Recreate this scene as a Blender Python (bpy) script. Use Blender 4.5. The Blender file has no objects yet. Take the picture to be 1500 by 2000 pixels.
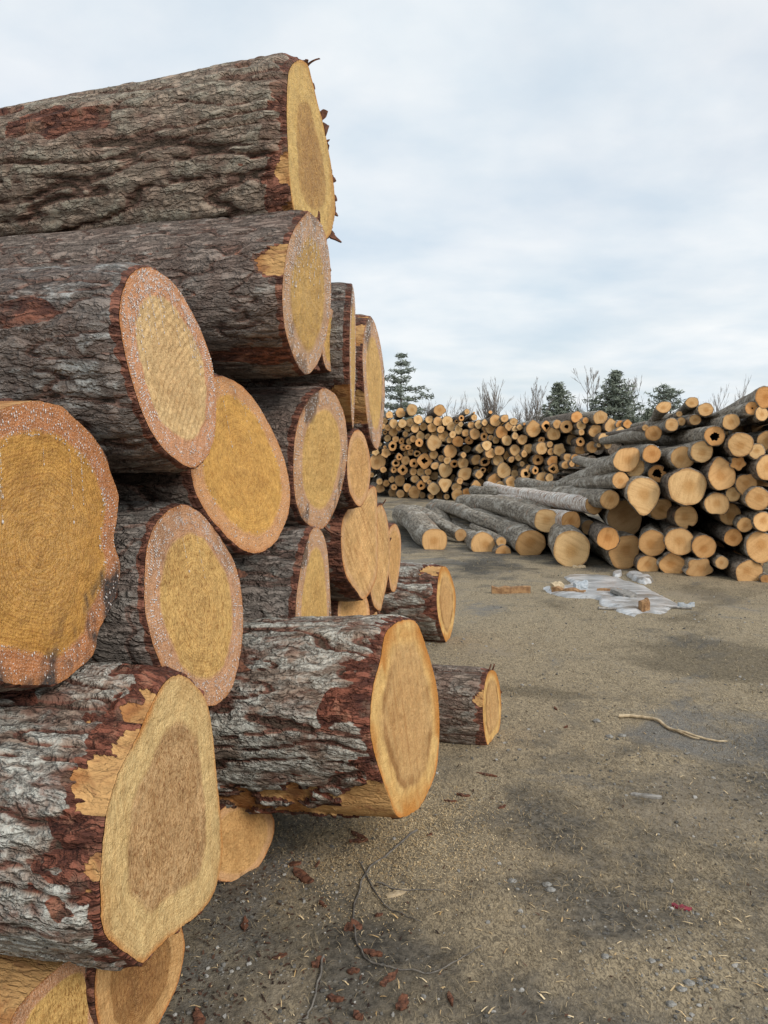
import bpy, math, random
import numpy as np
from mathutils import Vector

# ------------------------------------------------------------------ camera, sky, sun, exposure
sc = bpy.context.scene
COL = sc.collection
F = 1600.0                      # focal length in photo pixels (photo 1500 x 2000)
CAMH = 1.5
TP = 0.075                      # tan of the downward pitch
PITCH = math.atan(TP)
cam_d = bpy.data.cameras.new('camera')
cam_d.sensor_fit = 'VERTICAL'
cam_d.sensor_height = 36.0
cam_d.sensor_width = 27.0
cam_d.lens = F / 2000.0 * 36.0
cam_d.clip_start = 0.05
cam_d.clip_end = 3000.0
cam = bpy.data.objects.new('camera', cam_d)
COL.objects.link(cam)
cam.location = (0, 0, CAMH)
cam.rotation_euler = (math.pi / 2 - PITCH, 0, 0)
sc.camera = cam

SUN_TO = Vector((0.58, -0.66, 0.62)).normalized()
SUN_EL = math.asin(SUN_TO.z)
SUN_AZ = math.atan2(SUN_TO.x, SUN_TO.y)
w = bpy.data.worlds.new('World')
sc.world = w
w.use_nodes = True
nt = w.node_tree
nt.nodes.clear()
def WN(t, **k):
    n = nt.nodes.new(t)
    for a, b in k.items():
        setattr(n, a, b)
    return n
out = WN('ShaderNodeOutputWorld')
mixs = WN('ShaderNodeMixShader')
bg1 = WN('ShaderNodeBackground'); bg1.inputs['Strength'].default_value = 0.12
bg2 = WN('ShaderNodeBackground'); bg2.inputs['Strength'].default_value = 1.0
sky = WN('ShaderNodeTexSky', sky_type='NISHITA', sun_disc=False)
sky.sun_elevation = SUN_EL
sky.sun_rotation = SUN_AZ
sky.dust_density = 2.5
nt.links.new(sky.outputs[0], bg1.inputs['Color'])
tc = WN('ShaderNodeTexCoord')
sep = WN('ShaderNodeSeparateXYZ'); nt.links.new(tc.outputs['Generated'], sep.inputs[0])
mz = WN('ShaderNodeMath', operation='MAXIMUM'); nt.links.new(sep.outputs['Z'], mz.inputs[0]); mz.inputs[1].default_value = 0.0
az = WN('ShaderNodeMath', operation='ADD'); nt.links.new(mz.outputs[0], az.inputs[0]); az.inputs[1].default_value = 0.16
dx = WN('ShaderNodeMath', operation='DIVIDE'); nt.links.new(sep.outputs['X'], dx.inputs[0]); nt.links.new(az.outputs[0], dx.inputs[1])
dy = WN('ShaderNodeMath', operation='DIVIDE'); nt.links.new(sep.outputs['Y'], dy.inputs[0]); nt.links.new(az.outputs[0], dy.inputs[1])
cmb = WN('ShaderNodeCombineXYZ'); nt.links.new(dx.outputs[0], cmb.inputs[0]); nt.links.new(dy.outputs[0], cmb.inputs[1])
cn1 = WN('ShaderNodeTexNoise'); cn1.inputs['Scale'].default_value = 0.95; cn1.inputs['Detail'].default_value = 7; cn1.inputs['Roughness'].default_value = 0.55
cn1.inputs['Distortion'].default_value = 0.4
nt.links.new(cmb.outputs[0], cn1.inputs['Vector'])
cn2 = WN('ShaderNodeTexNoise'); cn2.inputs['Scale'].default_value = 2.3; cn2.inputs['Detail'].default_value = 8; cn2.inputs['Roughness'].default_value = 0.5
nt.links.new(cmb.outputs[0], cn2.inputs['Vector'])
cr1 = WN('ShaderNodeValToRGB')
cr1.color_ramp.elements[0].position = 0.34; cr1.color_ramp.elements[0].color = (0.72, 0.72, 0.72, 1)
cr1.color_ramp.elements[1].position = 0.60; cr1.color_ramp.elements[1].color = (0.97, 0.97, 0.97, 1)
nt.links.new(cn1.outputs[0], cr1.inputs[0])
cr2 = WN('ShaderNodeValToRGB')
cr2.color_ramp.elements[0].position = 0.30; cr2.color_ramp.elements[0].color = (0.525, 0.60, 0.66, 1)
cr2.color_ramp.elements[1].position = 0.66; cr2.color_ramp.elements[1].color = (0.70, 0.72, 0.73, 1)
nt.links.new(cn2.outputs[0], cr2.inputs[0])
nt.links.new(cr2.outputs[0], bg2.inputs['Color'])
nt.links.new(cr1.outputs[0], mixs.inputs[0])
nt.links.new(bg1.outputs[0], mixs.inputs[1])
nt.links.new(bg2.outputs[0], mixs.inputs[2])
nt.links.new(mixs.outputs[0], out.inputs['Surface'])

sl = bpy.data.lights.new('sun', 'SUN')
sl.energy = 1.5
sl.angle = math.radians(22)
sl.color = (1.0, 0.95, 0.88)
so = bpy.data.objects.new('sun', sl)
COL.objects.link(so)
so.rotation_euler = (-SUN_TO).to_track_quat('-Z', 'Y').to_euler()
so.location = (6, -8, 12)
sc.view_settings.view_transform = 'Standard'
sc.view_settings.look = 'None'
sc.view_settings.gamma = 1.0
sc.view_settings.exposure = 0.45
sc.view_settings.use_curve_mapping = False

# ------------------------------------------------------------------ helpers
rng = np.random.default_rng(7)
random.seed(7)
_P = np.concatenate([np.random.default_rng(1).permutation(256)] * 3).astype(np.int32)
_G = np.random.default_rng(2).normal(size=(256, 3)); _G /= np.linalg.norm(_G, axis=1)[:, None]

def perlin(x, y, z):
    x = np.asarray(x, float); y = np.asarray(y, float); z = np.asarray(z, float)
    x, y, z = np.broadcast_arrays(x, y, z)
    xi = np.floor(x); yi = np.floor(y); zi = np.floor(z)
    xf = x - xi; yf = y - yi; zf = z - zi
    X = xi.astype(np.int64) & 255; Y = yi.astype(np.int64) & 255; Z = zi.astype(np.int64) & 255
    u = xf * xf * xf * (xf * (xf * 6 - 15) + 10)
    v = yf * yf * yf * (yf * (yf * 6 - 15) + 10)
    s = zf * zf * zf * (zf * (zf * 6 - 15) + 10)
    def g(i, j, k):
        h = _P[_P[_P[(X + i)] + (Y + j)] + (Z + k)]
        gr = _G[h & 255]
        return gr[..., 0] * (xf - i) + gr[..., 1] * (yf - j) + gr[..., 2] * (zf - k)
    a = g(0, 0, 0); b = g(1, 0, 0); x00 = a + u * (b - a)
    a = g(0, 1, 0); b = g(1, 1, 0); x10 = a + u * (b - a)
    a = g(0, 0, 1); b = g(1, 0, 1); x01 = a + u * (b - a)
    a = g(0, 1, 1); b = g(1, 1, 1); x11 = a + u * (b - a)
    y0 = x00 + v * (x10 - x00); y1 = x01 + v * (x11 - x01)
    return 1.4 * (y0 + s * (y1 - y0))

def fbm(x, y, z, o=3):
    r = 0; a = 1.0; f = 1.0
    for i in range(o):
        r = r + a * perlin(x * f + 17.3 * i, y * f - 9.1 * i, z * f + 4.7 * i); a *= 0.5; f *= 2.03
    return r

def sstep(a, b, x):
    t = np.clip((x - a) / (b - a), 0, 1)
    return t * t * (3 - 2 * t)

FWD = np.array([0, math.cos(PITCH), -math.sin(PITCH)])
UPV = np.array([0, math.sin(PITCH), math.cos(PITCH)])
RGT = np.array([1.0, 0, 0])
CAM = np.array([0, 0, CAMH])
def ray(x, y):
    x = np.asarray(x, float); y = np.asarray(y, float)
    return ((x - 750) / F)[..., None] * RGT + FWD + ((1000 - y) / F)[..., None] * UPV
def pix(x, y, D):
    r = ray(x, y)
    return CAM + r * (np.asarray(D, float) / r[..., 1])[..., None]
def gpix(x, y, z=0.0):
    r = ray(x, y)
    return CAM + r * ((z - CAMH) / r[..., 2])[..., None]

def ground_h(x, y):
    x = np.asarray(x, float); y = np.asarray(y, float)
    near = np.exp(-np.maximum(y - 6, 0) / 8.0)
    h = 0.030 * perlin(x * 0.55, y * 0.55, 3.1) + near * (0.016 * perlin(x * 2.1, y * 2.1, 9.2) + 0.009 * perlin(x * 6.3, y * 6.3, 5.5) + 0.006 * perlin(x * 14, y * 14, 1.5))
    rut = 0.018 * np.exp(-((y - 4.9 - 0.25 * x) / 0.16) ** 2) * perlin(x * 1.3, y * 3, 8.8)
    return h + rut

def mesh_obj(name, verts, faces, mat, parent=None, origin=None, smooth=True, attrs=None, uv=None, mats=None, fmat=None):
    verts = np.asarray(verts, float)
    if origin is not None:
        verts = verts - np.asarray(origin)
    me = bpy.data.meshes.new(name)
    if isinstance(faces, np.ndarray):
        nf, k = faces.shape
        me.vertices.add(len(verts)); me.vertices.foreach_set('co', verts.astype(np.float32).ravel())
        me.loops.add(nf * k); me.loops.foreach_set('vertex_index', faces.astype(np.int32).ravel())
        me.polygons.add(nf); me.polygons.foreach_set('loop_start', np.arange(0, nf * k, k, dtype=np.int32))
        me.update(calc_edges=True)
        me.validate()
    else:
        me.from_pydata([tuple(v) for v in verts], [], [tuple(int(i) for i in f) for f in faces])
    me.polygons.foreach_set('use_smooth', np.full(len(me.polygons), smooth))
    if attrs:
        for k, v in attrs.items():
            v = np.asarray(v, np.float32)
            if v.ndim == 1:
                a = me.attributes.new(k, 'FLOAT', 'POINT'); a.data.foreach_set('value', v)
            else:
                a = me.attributes.new(k, 'FLOAT_VECTOR', 'POINT'); a.data.foreach_set('vector', v.ravel())
    if mats:
        for m in mats: me.materials.append(m)
        me.polygons.foreach_set('material_index', np.asarray(fmat, np.int32))
    elif mat is not None:
        me.materials.append(mat)
    me.update()
    o = bpy.data.objects.new(name, me)
    COL.objects.link(o)
    if parent is not None:
        o.parent = parent
    elif origin is not None:
        o.location = tuple(origin)
    return o

def empty(name, loc):
    o = bpy.data.objects.new(name, None)
    o.empty_display_size = 0.1
    COL.objects.link(o); o.location = tuple(loc)
    return o
def tag(o, label, cat, group=None):
    o['label'] = label; o['category'] = cat
    if group: o['group'] = group
    return o

def grid_faces(nr, m, closed=True, off=0):
    i = np.arange(nr - 1)[:, None]; j = np.arange(m if closed else m - 1)[None, :]
    j2 = (j + 1) % m
    a = i * m + j; b = i * m + j2; c = (i + 1) * m + j2; d = (i + 1) * m + j
    return (np.stack([a, b, c, d], -1).reshape(-1, 4) + off)

def tube(pts, rad, seg=6):
    pts = np.asarray(pts, float); n = len(pts)
    rad = np.broadcast_to(np.asarray(rad, float), (n,))
    t = np.gradient(pts, axis=0); t /= np.linalg.norm(t, axis=1)[:, None] + 1e-9
    up = np.where(np.abs(t[:, 2:3]) > 0.9, np.array([[1.0, 0, 0]]), np.array([[0, 0, 1.0]]))
    u = np.cross(up, t); u /= np.linalg.norm(u, axis=1)[:, None] + 1e-9
    v = np.cross(t, u)
    th = np.linspace(0, 2 * np.pi, seg, endpoint=False)
    V = pts[:, None, :] + rad[:, None, None] * (np.cos(th)[None, :, None] * u[:, None, :] + np.sin(th)[None, :, None] * v[:, None, :])
    return V.reshape(-1, 3), grid_faces(n, seg)

# ------------------------------------------------------------------ materials
def new_mat(name):
    m = bpy.data.materials.new(name); m.use_nodes = True
    n = m.node_tree; n.nodes.clear()
    o = n.nodes.new('ShaderNodeOutputMaterial'); p = n.nodes.new('ShaderNodeBsdfPrincipled')
    n.links.new(p.outputs[0], o.inputs['Surface'])
    return m, n, p
class NB:
    def __init__(s, n): s.n = n
    def node(s, t, **k):
        q = s.n.nodes.new(t)
        for a, b in k.items(): setattr(q, a, b)
        return q
    def link(s, a, b): s.n.links.new(a, b)
    def setin(s, sock, v):
        if isinstance(v, bpy.types.NodeSocket): s.n.links.new(v, sock)
        else:
            if isinstance(v, tuple) and len(v) == 3 and sock.type == 'RGBA': v = v + (1,)
            sock.default_value = v
    def math(s, op, a, b=None, c=None, clamp=False):
        q = s.node('ShaderNodeMath', operation=op); q.use_clamp = clamp
        s.setin(q.inputs[0], a)
        if b is not None: s.setin(q.inputs[1], b)
        if c is not None: s.setin(q.inputs[2], c)
        return q.outputs[0]
    def mix(s, f, a, b, blend='MIX'):
        q = s.node('ShaderNodeMix', data_type='RGBA', blend_type=blend)
        s.setin(q.inputs[0], f); s.setin(q.inputs[6], a); s.setin(q.inputs[7], b)
        return q.outputs[2]
    def attr(s, name, kind='GEOMETRY', o='Fac'):
        q = s.node('ShaderNodeAttribute', attribute_name=name, attribute_type=kind)
        return q.outputs[o]
    def noise(s, vec, scale, detail=4, rough=0.55, dist=0.0):
        q = s.node('ShaderNodeTexNoise'); s.setin(q.inputs['Vector'], vec)
        q.inputs['Scale'].default_value = scale; q.inputs['Detail'].default_value = detail
        q.inputs['Roughness'].default_value = rough; q.inputs['Distortion'].default_value = dist
        return q.outputs[0]
    def vor(s, vec, scale, feature='F1'):
        q = s.node('ShaderNodeTexVoronoi', feature=feature); s.setin(q.inputs['Vector'], vec)
        q.inputs['Scale'].default_value = scale
        return q.outputs['Distance']
    def step(s, x, a, b, lo=0.0, hi=1.0):
        q = s.node('ShaderNodeMapRange', interpolation_type='SMOOTHSTEP')
        s.setin(q.inputs[0], x); q.inputs[1].default_value = a; q.inputs[2].default_value = b
        q.inputs[3].default_value = lo; q.inputs[4].default_value = hi
        return q.outputs[0]
    def scalev(s, vec, sx, sy, sz):
        q = s.node('ShaderNodeMapping'); s.setin(q.inputs[0], vec); q.inputs['Scale'].default_value = (sx, sy, sz)
        return q.outputs[0]
    def obj(s):
        return s.node('ShaderNodeTexCoord').outputs['Object']
    def rand(s):
        return s.node('ShaderNodeObjectInfo').outputs['Random']
    def bump(s, h, strength, dist):
        q = s.node('ShaderNodeBump'); q.inputs['Strength'].default_value = strength
        q.inputs['Distance'].default_value = dist; s.setin(q.inputs['Height'], h)
        return q.outputs[0]

def bark_material(name, tone=(0.15, 0.125, 0.11), lichen=(0.42, 0.42, 0.38), lich=0.4, red=(0.150, 0.062, 0.042),
                  redamt=0.3, wood=(0.56, 0.325, 0.13), cks=34.0, ckz=0.17, cka=0.5):
    """bark of the big pine logs; attributes: bh plate height, scr scraped mask, wd bare-wood mask, bc (around,along) coords"""
    m, n, p = new_mat(name); b = NB(n)
    bc = b.attr('bc', o='Vector')
    bh = b.attr('bh'); scr0 = b.attr('scr'); wd0 = b.attr('wd')
    n1 = b.noise(bc, 7, 5, 0.6)
    n2 = b.noise(b.scalev(bc, 1, 1, 0.30), 42, 4, 0.68)
    n3 = b.noise(bc, 95, 3, 0.6)
    n4 = b.noise(b.scalev(bc, 1, 1, 0.5), 16, 5, 0.6, 0.6)
    scr = b.step(b.math('ADD', b.math('ADD', scr0, b.math('MULTIPLY', b.math('SUBTRACT', 0.5, bh), 0.55)), b.math('MULTIPLY', b.math('SUBTRACT', b.math('ADD', b.math('MULTIPLY', n4, 0.6), b.math('MULTIPLY', n2, 0.4)), 0.5), 2.4)), 0.42, 0.58)
    wd = b.step(b.math('ADD', wd0, b.math('ADD', b.math('MULTIPLY', b.math('SUBTRACT', n3, 0.5), 0.9), b.math('MULTIPLY', b.math('SUBTRACT', n2, 0.5), 1.3))), 0.46, 0.56)
    dark = b.mix(n3, (tone[0] * 0.28, tone[1] * 0.24, tone[2] * 0.22), (tone[0] * 0.55, tone[1] * 0.5, tone[2] * 0.46))
    plate = b.mix(b.step(n2, 0.3, 0.7), tuple(c * 0.72 for c in tone), tuple(min(c * 1.75, 1) for c in tone))
    plate = b.mix(b.step(n1, 0.42, 0.62, 0, redamt), plate, (red[0] * 1.25, red[1] * 1.6, red[2] * 1.7))
    nd = b.node('ShaderNodeTexNoise'); b.link(bc, nd.inputs['Vector']); nd.inputs['Scale'].default_value = 22; nd.inputs['Detail'].default_value = 3
    va = b.node('ShaderNodeVectorMath', operation='MULTIPLY_ADD'); b.link(nd.outputs['Color'], va.inputs[0]); va.inputs[1].default_value = (0.035, 0.035, 0.05); b.link(bc, va.inputs[2])
    ck = b.vor(b.scalev(va.outputs[0], 1, 1, ckz), cks, 'DISTANCE_TO_EDGE')
    crack = b.step(ck, 0.0, 0.11)
    lm = b.math('MULTIPLY', b.step(n4, 0.60 - 0.26 * lich, 0.76 - 0.26 * lich), b.step(bh, 0.42, 0.80))
    lm = b.math('MULTIPLY', lm, b.step(n3, 0.25, 0.6, 0.35, 1.0))
    plate = b.mix(b.math('MULTIPLY', lm, min(1.0, 0.45 + lich * 0.6)), plate, lichen)
    mid = b.mix(b.step(n2, 0.36, 0.66), (red[0] * 0.75, red[1] * 0.85, red[2] * 0.9), (red[0] * 1.7, red[1] * 2.1, red[2] * 2.2))
    mid = b.mix(0.55 - 0.5 * redamt, mid, plate)
    bj = b.math('ADD', bh, b.math('MULTIPLY', b.math('SUBTRACT', n2, 0.5), 0.45))
    col = b.mix(b.step(bj, 0.08, 0.26), dark, mid)
    col = b.mix(b.step(bj, 0.40, 0.52), col, plate)
    col = b.mix(b.math('MULTIPLY', b.step(ck, 0.0, 0.10, cka, 0.0), b.step(n1, 0.35, 0.6, 0.3, 1.0)), col, dark)
    redc = b.mix(b.step(n2, 0.35, 0.64), (red[0] * 0.42, red[1] * 0.40, red[2] * 0.42), (red[0] * 1.9, red[1] * 1.9, red[2] * 1.8))
    redc = b.mix(b.step(n4, 0.57, 0.66, 0, 0.7), redc, (0.40, 0.19, 0.12))
    redc = b.mix(b.step(n1, 0.54, 0.62, 0, 0.6), redc, (tone[0] * 0.8, tone[1] * 0.72, tone[2] * 0.66))
    col = b.mix(scr, col, redc)
    grain = b.noise(b.scalev(bc, 1, 1, 0.06), 60, 4, 0.6)
    wc = b.mix(b.step(grain, 0.3, 0.75), tuple(c * 0.85 for c in wood), tuple(min(1, c * 1.2) for c in wood))
    wc = b.mix(b.step(n1, 0.46, 0.62, 0, 0.8), wc, (0.33, 0.13, 0.04))
    wc = b.mix(b.step(n4, 0.54, 0.66, 0, 0.7), wc, (0.24, 0.10, 0.045))
    col = b.mix(wd, col, wc)
    n.links.new(col, p.inputs['Base Color'])
    p.inputs['Roughness'].default_value = 0.82
    p.inputs['Specular IOR Level'].default_value = 0.28
    hh = b.math('ADD', b.math('MULTIPLY', n2, 0.6), b.math('MULTIPLY', n3, 0.4))
    hh = b.math('ADD', hh, b.math('MULTIPLY', crack, 0.9 * cka))
    hh = b.math('ADD', hh, b.math('ADD', b.step(n2, 0.45, 0.53, 0, 0.40), b.step(n4, 0.48, 0.55, 0, 0.45)))
    hh = b.math('MULTIPLY', hh, b.math('SUBTRACT', 1.0, b.math('MULTIPLY', wd, 0.75)))
    n.links.new(b.bump(hh, 1.0, 0.018), p.inputs['Normal'])
    return m

def face_material(name, heart=(0.60, 0.36, 0.12), sap=(0.55, 0.28, 0.13), edge=(0.42, 0.17, 0.05), bound=0.74, soft=0.05,
                  fuzz=0.5, rings=0.25, stain=0.0, seed=0.0, core=(0.45, 0.25, 0.09), coreamt=0.4, wet=0.0, streak=0.0, saw=0.0, speck=0.0, band=0.0, rimo=0.0, srot=0.0):
    """sawn log end; attributes: rr 0..1 from pith to bark, fc flat coordinates in metres"""
    warm = lambda c: (min(c[0] * 1.27, .93), c[1] * 1.22, c[2] * 1.20)
    heart, sap, edge, core = warm(heart), warm(sap), warm(edge), warm(core)
    m, n, p = new_mat(name); b = NB(n)
    rr = b.attr('rr'); fc0 = b.attr('fc', o='Vector')
    off = b.node('ShaderNodeVectorMath', operation='ADD'); b.setin(off.inputs[0], fc0); off.inputs[1].default_value = (seed * 3.1, seed * 1.7, seed)
    fc = off.outputs[0]
    nl = b.noise(fc, 4.5, 4, 0.55)
    nf = b.noise(fc, 120, 5, 0.7)
    nf2 = b.noise(b.scalev(fc, 1, 0.35, 1), 210, 3, 0.7)
    nm = b.noise(fc, 22, 4, 0.6)
    r2 = b.math('ADD', rr, b.math('MULTIPLY', b.math('SUBTRACT', nl, 0.5), 0.16))
    r2 = b.math('ADD', r2, b.math('MULTIPLY', b.math('SUBTRACT', nm, 0.5), 0.05))
    sapm = b.step(r2, bound - soft, bound + soft)
    corem = b.math('MULTIPLY', b.step(r2, bound * 0.95, bound * 0.35), coreamt)
    cm = b.math('MULTIPLY', corem, b.step(nf, 0.38, 0.62))
    heartc = b.mix(b.step(nm, 0.3, 0.7), tuple(c * 0.86 for c in heart), tuple(min(1, c * 1.14) for c in heart))
    heartc = b.mix(cm, heartc, core)
    sapc = b.mix(b.step(nm, 0.3, 0.7), tuple(c * 0.88 for c in sap), tuple(min(1, c * 1.13) for c in sap))
    col = b.mix(sapm, heartc, sapc)
    rw = b.math('SINE', b.math('MULTIPLY', b.math('ADD', r2, b.math('MULTIPLY', nf, 0.004)), 230.0))
    rw = b.step(rw, -0.2, 1.0)
    rc = b.step(b.math('SINE', b.math('ADD', b.math('MULTIPLY', r2, 74.0), b.math('MULTIPLY', nm, 5.0))), 0.1, 1.0)
    col = b.mix(b.math('MULTIPLY', rc, 0.10 + rings * 0.5), col, b.mix(1.0, col, (0.66, 0.54, 0.42), 'MULTIPLY'))
    bl = b.noise(fc, 9, 5, 0.65, 0.5)
    col = b.mix(b.step(bl, 0.46, 0.66, 0, 0.45), col, b.mix(1.0, col, (0.74, 0.66, 0.56), 'MULTIPLY'))
    col = b.mix(b.math('MULTIPLY', rw, rings), col, b.mix(1.0, col, (0.55, 0.42, 0.32), 'MULTIPLY'))
    if streak > 0:
        rm = b.node('ShaderNodeMapping'); b.link(fc, rm.inputs[0]); rm.inputs['Rotation'].default_value = (0, 0, srot)
        st = b.noise(b.scalev(rm.outputs[0], 1, 0.07, 1), 45, 4, 0.6)
        col = b.mix(b.step(st, 0.45, 0.72, 0, streak), col, (0.40, 0.19, 0.06))
    col = b.mix(b.step(r2, 0.93, 1.03), col, edge)
    if band > 0:
        bm = b.math('MULTIPLY', b.step(r2, bound - 0.16, bound - 0.04), b.step(r2, bound + 0.03, bound - 0.03))
        bm = b.math('MULTIPLY', bm, b.step(nl, 0.44, 0.60, 0.0, 1.0))
        col = b.mix(b.math('MULTIPLY', bm, band), col, (0.30, 0.145, 0.045))
    if rimo > 0:
        rn = b.noise(fc, 3.2, 3, 0.5)
        col = b.mix(b.math('MULTIPLY', b.math('MULTIPLY', b.step(rn, 0.48, 0.60), b.step(r2, 0.70, 0.95)), rimo), col, (0.50, 0.19, 0.03))
    if speck > 0:
        sp = b.noise(fc, 300, 2, 0.6)
        sm2 = b.math('MULTIPLY', b.math('MULTIPLY', b.step(sp, 0.56, 0.63), sapm), b.step(b.math('SINE', b.math('MULTIPLY', r2, 380.0)), -0.6, 0.4, 0.25, 1.0))
        col = b.mix(b.math('MULTIPLY', sm2, speck), col, (0.78, 0.68, 0.58))
        col = b.mix(b.math('MULTIPLY', b.math('MULTIPLY', b.step(sp, 0.46, 0.38), sapm), speck * 0.8), col, (0.30, 0.115, 0.04))
    fz = b.step(nf2, 0.36, 0.52, 1.0, 0.0)
    fz = b.math('MULTIPLY', fz, b.step(nl, 0.3, 0.6, 0.4, 1.0))
    hsel = b.math('SUBTRACT', 1.0, b.math('MULTIPLY', sapm, 0.65))
    fz = b.math('MULTIPLY', fz, hsel)
    col = b.mix(b.math('MULTIPLY', fz, min(1.0, fuzz * 1.2)), col, b.mix(1.0, col, (0.50, 0.38, 0.29), 'MULTIPLY'))
    clump = b.noise(b.scalev(fc, 1, 0.7, 1), 55, 3, 0.75)
    col = b.mix(b.math('MULTIPLY', b.math('MULTIPLY', b.step(clump, 0.52, 0.60), hsel), min(1.0, fuzz * 0.85)), col, b.mix(1.0, col, (0.70, 0.60, 0.50), 'MULTIPLY'))
    hz = b.step(nf, 0.54, 0.64)
    col = b.mix(b.math('MULTIPLY', hz, fuzz * 0.55), col, b.mix(1.0, col, (1.38, 1.42, 1.6), 'MULTIPLY'))
    if stain > 0:
        sn = b.noise(b.scalev(fc, 1, 0.45, 1), 3.4, 4, 0.6, 0.3)
        sm = b.math('MULTIPLY', b.step(sn, 0.535, 0.60), b.step(r2, 0.45, 0.85))
        sm = b.math('MULTIPLY', sm, b.step(nf, 0.2, 0.55, 0.5, 1.0))
        col = b.mix(b.math('MULTIPLY', sm, stain), col, (0.05, 0.042, 0.038))
    n.links.new(col, p.inputs['Base Color'])
    p.inputs['Roughness'].default_value = 0.62 - 0.25 * wet
    p.inputs['Specular IOR Level'].default_value = 0.25 + 0.25 * wet
    h = b.math('ADD', b.math('MULTIPLY', nf, 0.6), b.math('MULTIPLY', nf2, 0.5))
    h = b.math('MULTIPLY', b.math('ADD', h, b.math('MULTIPLY', clump, 1.1)), 0.35 + fuzz)
    n.links.new(b.bump(h, 0.9, 0.011), p.inputs['Normal'])
    return m

def pile_face_material(name):
    """log ends of the two farther piles; colour varies per log"""
    m, n, p = new_mat(name); b = NB(n)
    rr = b.attr('rr'); fc = b.attr('fc', o='Vector'); rd = b.attr('tone', 'OBJECT'); dirt_shade = b.attr('dirt', 'OBJECT')  # dirt also carries painted shade for recessed log ends
    nl = b.noise(fc, 6, 4, 0.6); nf = b.noise(fc, 45, 4, 0.65)
    st = b.noise(b.scalev(fc, 1, 0.12, 1), 26, 3, 0.6)
    r2 = b.math('ADD', rr, b.math('MULTIPLY', b.math('SUBTRACT', nl, 0.5), 0.35))
    base = b.mix(rd, (0.84, 0.56, 0.27), (0.74, 0.37, 0.13))
    heart = b.mix(b.step(r2, 0.55, 0.15), base, b.mix(1.0, base, (0.80, 0.70, 0.58), 'MULTIPLY'))
    col = b.mix(b.step(r2, 0.86, 1.0, 0, 0.55), heart, (0.34, 0.15, 0.05))
    col = b.mix(b.step(st, 0.42, 0.7, 0, 0.42), col, b.mix(1.0, col, (0.66, 0.55, 0.45), 'MULTIPLY'))
    col = b.mix(b.step(nf, 0.5, 0.75, 0, 0.35), col, b.mix(1.0, col, (0.6, 0.5, 0.4), 'MULTIPLY'))
    col = b.mix(b.math('MULTIPLY', dirt_shade, 0.75), col, b.mix(nl, (0.17, 0.10, 0.05), (0.30, 0.19, 0.10)))
    rw = b.step(b.math('SINE', b.math('MULTIPLY', r2, 70.0)), 0.0, 1.0)
    col = b.mix(b.math('MULTIPLY', rw, 0.12), col, b.mix(1.0, col, (0.6, 0.5, 0.4), 'MULTIPLY'))
    n.links.new(col, p.inputs['Base Color'])
    p.inputs['Roughness'].default_value = 0.75
    p.inputs['Specular IOR Level'].default_value = 0.2
    n.links.new(b.bump(b.math('ADD', nf, st), 0.5, 0.01), p.inputs['Normal'])
    return m

def hard_bark_material(name, c0, c1, c2, birch=False):
    m, n, p = new_mat(name); b = NB(n)
    bc = b.attr('bc', o='Vector'); rd = b.rand()
    n1 = b.noise(b.scalev(bc, 1, 1, 0.4), 9, 5, 0.62); n2 = b.noise(b.scalev(bc, 1, 1, 0.35), 34, 4, 0.65)
    n3 = b.noise(bc, 3.0, 4, 0.6)
    col = b.mix(b.step(n2, 0.36, 0.62), c0, c1)
    col = b.mix(b.step(n1, 0.5, 0.66, 0, 0.75), col, c2)
    col = b.mix(b.step(n3, 0.60, 0.70, 0, 0.6), col, (0.30, 0.16, 0.085))
    if birch:
        r = b.noise(b.scalev(bc, 0.5, 0.5, 3.0), 14, 4, 0.6)
        col = b.mix(b.step(r, 0.42, 0.52), b.mix(n1, (0.22, 0.12, 0.075), (0.52, 0.33, 0.22)), col)
        col = b.mix(b.step(b.noise(b.scalev(bc, 0.25, 0.25, 2.4), 22, 2, 0.5), 0.60, 0.66), col, (0.07, 0.055, 0.05))
        col = b.mix(b.step(n2, 0.66, 0.72), col, (0.06, 0.05, 0.045))
    n.links.new(col, p.inputs['Base Color'])
    p.inputs['Roughness'].default_value = 0.85
    p.inputs['Specular IOR Level'].default_value = 0.25
    n.links.new(b.bump(b.math('ADD', n2, b.math('MULTIPLY', n1, 0.7)), 0.9, 0.03), p.inputs['Normal'])
    return m

def simple_mat(name, c0, c1, scale=12, rough=0.85, bump=0.4, attr=None, bdist=0.01, spec=0.25):
    m, n, p = new_mat(name); b = NB(n)
    o = b.obj()
    f = b.noise(o, scale, 5, 0.6)
    col = b.mix(b.step(f, 0.3, 0.7), c0, c1)
    if attr:
        col = b.mix(1.0, col, b.attr(attr, o='Color'), 'MULTIPLY')
    n.links.new(col, p.inputs['Base Color'])
    p.inputs['Roughness'].default_value = rough
    p.inputs['Specular IOR Level'].default_value = spec
    if bump: n.links.new(b.bump(f, bump, bdist), p.inputs['Normal'])
    return m

def resin_material():
    m, n, p = new_mat('hardened_resin'); b = NB(n)
    p.inputs['Base Color'].default_value = (0.76, 0.70, 0.66, 1)
    p.inputs['Roughness'].default_value = 0.12
    p.inputs['Specular IOR Level'].default_value = 0.6
    p.inputs['Transmission Weight'].default_value = 0.25
    return m

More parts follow.
